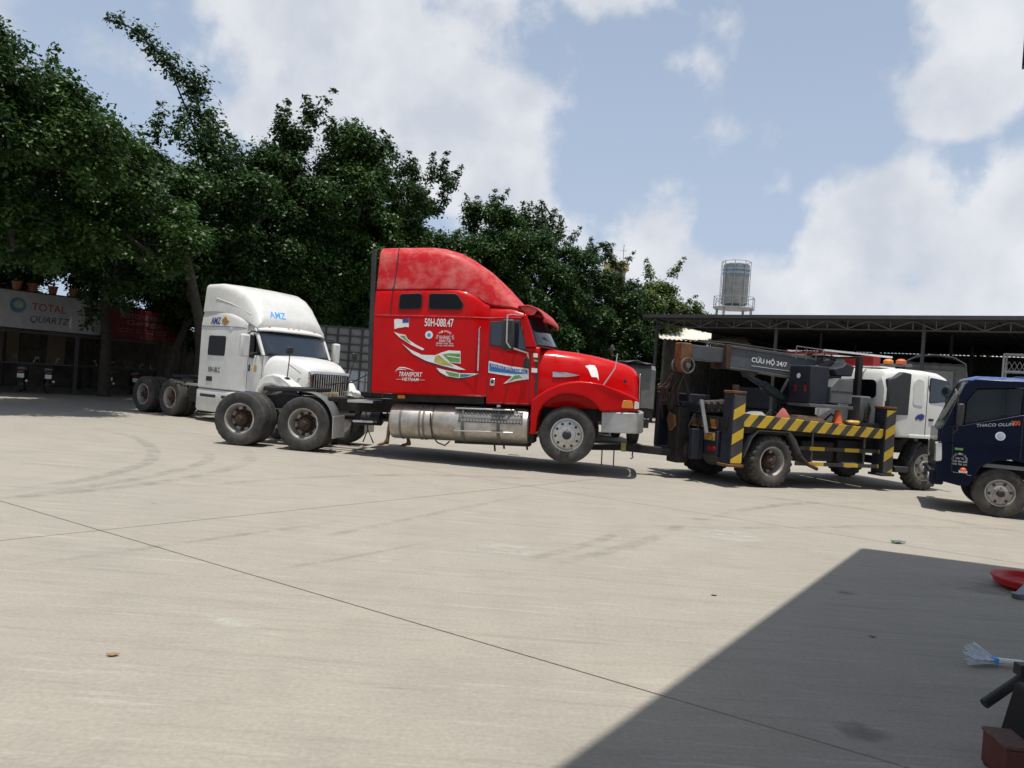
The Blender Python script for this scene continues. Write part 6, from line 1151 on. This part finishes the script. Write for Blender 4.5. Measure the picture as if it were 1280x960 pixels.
# ------------------------------------------------------------------ person walking behind the red truck (only the bare feet show under the tank)
def person():
    p = thing('person', 'barefoot person in shorts walking behind the red truck, only feet and ankles visible', 'person', (-2.42, 16.9, 0), 172)
    J = {'pel': (0, 0, .93), 'sp': (.01, 0, 1.15), 'ch': (.02, 0, 1.36), 'nk': (.03, 0, 1.48), 'hd0': (.05, 0, 1.56), 'hd1': (.06, 0, 1.68),
         'hL': (0, .1, .90), 'kL': (.16, .1, .50), 'aL': (.20, .1, .085), 'fL': (.30, .1, .035), 'tL': (.38, .1, .025), 'eL': (.17, .1, .035),
         'hR': (0, -.1, .90), 'kR': (-.08, -.1, .49), 'aR': (-.25, -.1, .085), 'fR': (-.15, -.1, .035), 'tR': (-.07, -.1, .025), 'eR': (-.28, -.1, .035),
         'sL': (.02, .19, 1.40), 'bL': (-.06, .23, 1.14), 'wL': (.02, .24, .90), 'nL': (.05, .24, .82), 'sR': (.02, -.19, 1.40), 'bR': (0, -.23, 1.13), 'wR': (.14, -.24, .92), 'nR': (.18, -.24, .85)}
    E = [('pel', 'sp'), ('sp', 'ch'), ('ch', 'nk'), ('nk', 'hd0'), ('hd0', 'hd1'), ('pel', 'hL'), ('hL', 'kL'), ('kL', 'aL'), ('aL', 'fL'), ('fL', 'tL'), ('aL', 'eL'), ('pel', 'hR'), ('hR', 'kR'), ('kR', 'aR'), ('aR', 'fR'), ('fR', 'tR'), ('aR', 'eR'),
         ('ch', 'sL'), ('sL', 'bL'), ('bL', 'wL'), ('wL', 'nL'), ('ch', 'sR'), ('sR', 'bR'), ('bR', 'wR'), ('wR', 'nR')]
    rad = {'pel': .13, 'sp': .12, 'ch': .14, 'nk': .055, 'hd0': .07, 'hd1': .085, 'hL': .09, 'hR': .09, 'kL': .058, 'kR': .058, 'aL': .036, 'aR': .036, 'fL': .036, 'fR': .036, 'tL': .03, 'tR': .03, 'eL': .032, 'eR': .032, 'sL': .065, 'sR': .065, 'bL': .042, 'bR': .042, 'wL': .03, 'wR': .03, 'nL': .03, 'nR': .03}
    def skin(name, keys, m, grow=0, cut=None):
        keys = list(keys); me = bpy.data.meshes.new(name); me.from_pydata([J[k] for k in keys], [(keys.index(a), keys.index(b)) for a, b in E if a in keys and b in keys], [])
        me.materials.append(m); o = obj(name, me, p); sm = o.modifiers.new('skin', 'SKIN'); ss_ = o.modifiers.new('sub', 'SUBSURF'); ss_.levels = ss_.render_levels = 2
        for k, v in zip(keys, me.skin_vertices[0].data): v.radius = (rad[k] + grow,) * 2; v.use_root = (k == keys[0])
        return o
    skin('body', J.keys(), M['skin'])
    skin('shirt', ['sp', 'ch', 'pel', 'sL', 'sR'], M['shirt'], .02); skin('shorts', ['pel', 'hL', 'hR', 'kL', 'kR'], M['shorts'], .02)
    MB().lathe([(.02, 1.79), (.08, 1.77), (.105, 1.70), (.10, 1.64), (.06, 1.62)], (.045, 0, 0), 'z', 18).build('hair', M['hair'], p)
    for s in (-1, 1): MB().lathe([(.0, 0), (.008, .003), (.01, .01)], (.14, s * .032, 1.66), 'x', 8).build('eye', M['black_print'], p)
    MB().prism([(.135, 1.62), (.165, 1.615), (.14, 1.665)], 'y', -.012, .012).build('nose', M['skin'], p)
    for s, n in ((1, 'L'), (-1, 'R')):
        t = J['t' + n]
        for k in range(5): MB().tube([(t[0], t[1] + (k - 2) * .017, .018), (t[0] + .045 - .006 * abs(k - 1), t[1] + (k - 2) * .019, .014)], [.012, .009], 6).build('toe', M['skin'], p)
        w = J['n' + n]
        for k in range(4): MB().tube([(w[0] + .01 * (k - 1.5), w[1], w[2] - .02), (w[0] + .02 * (k - 1.5) + .01, w[1], w[2] - .08), (w[0] + .02 * (k - 1.5) + .03, w[1], w[2] - .11)], [.011, .010, .008], 6).build('finger', M['skin'], p)
        MB().tube([(w[0] + .025, w[1], w[2] + .01), (w[0] + .055, w[1], w[2] - .05)], [.012, .009], 6).build('finger', M['skin'], p)
person()
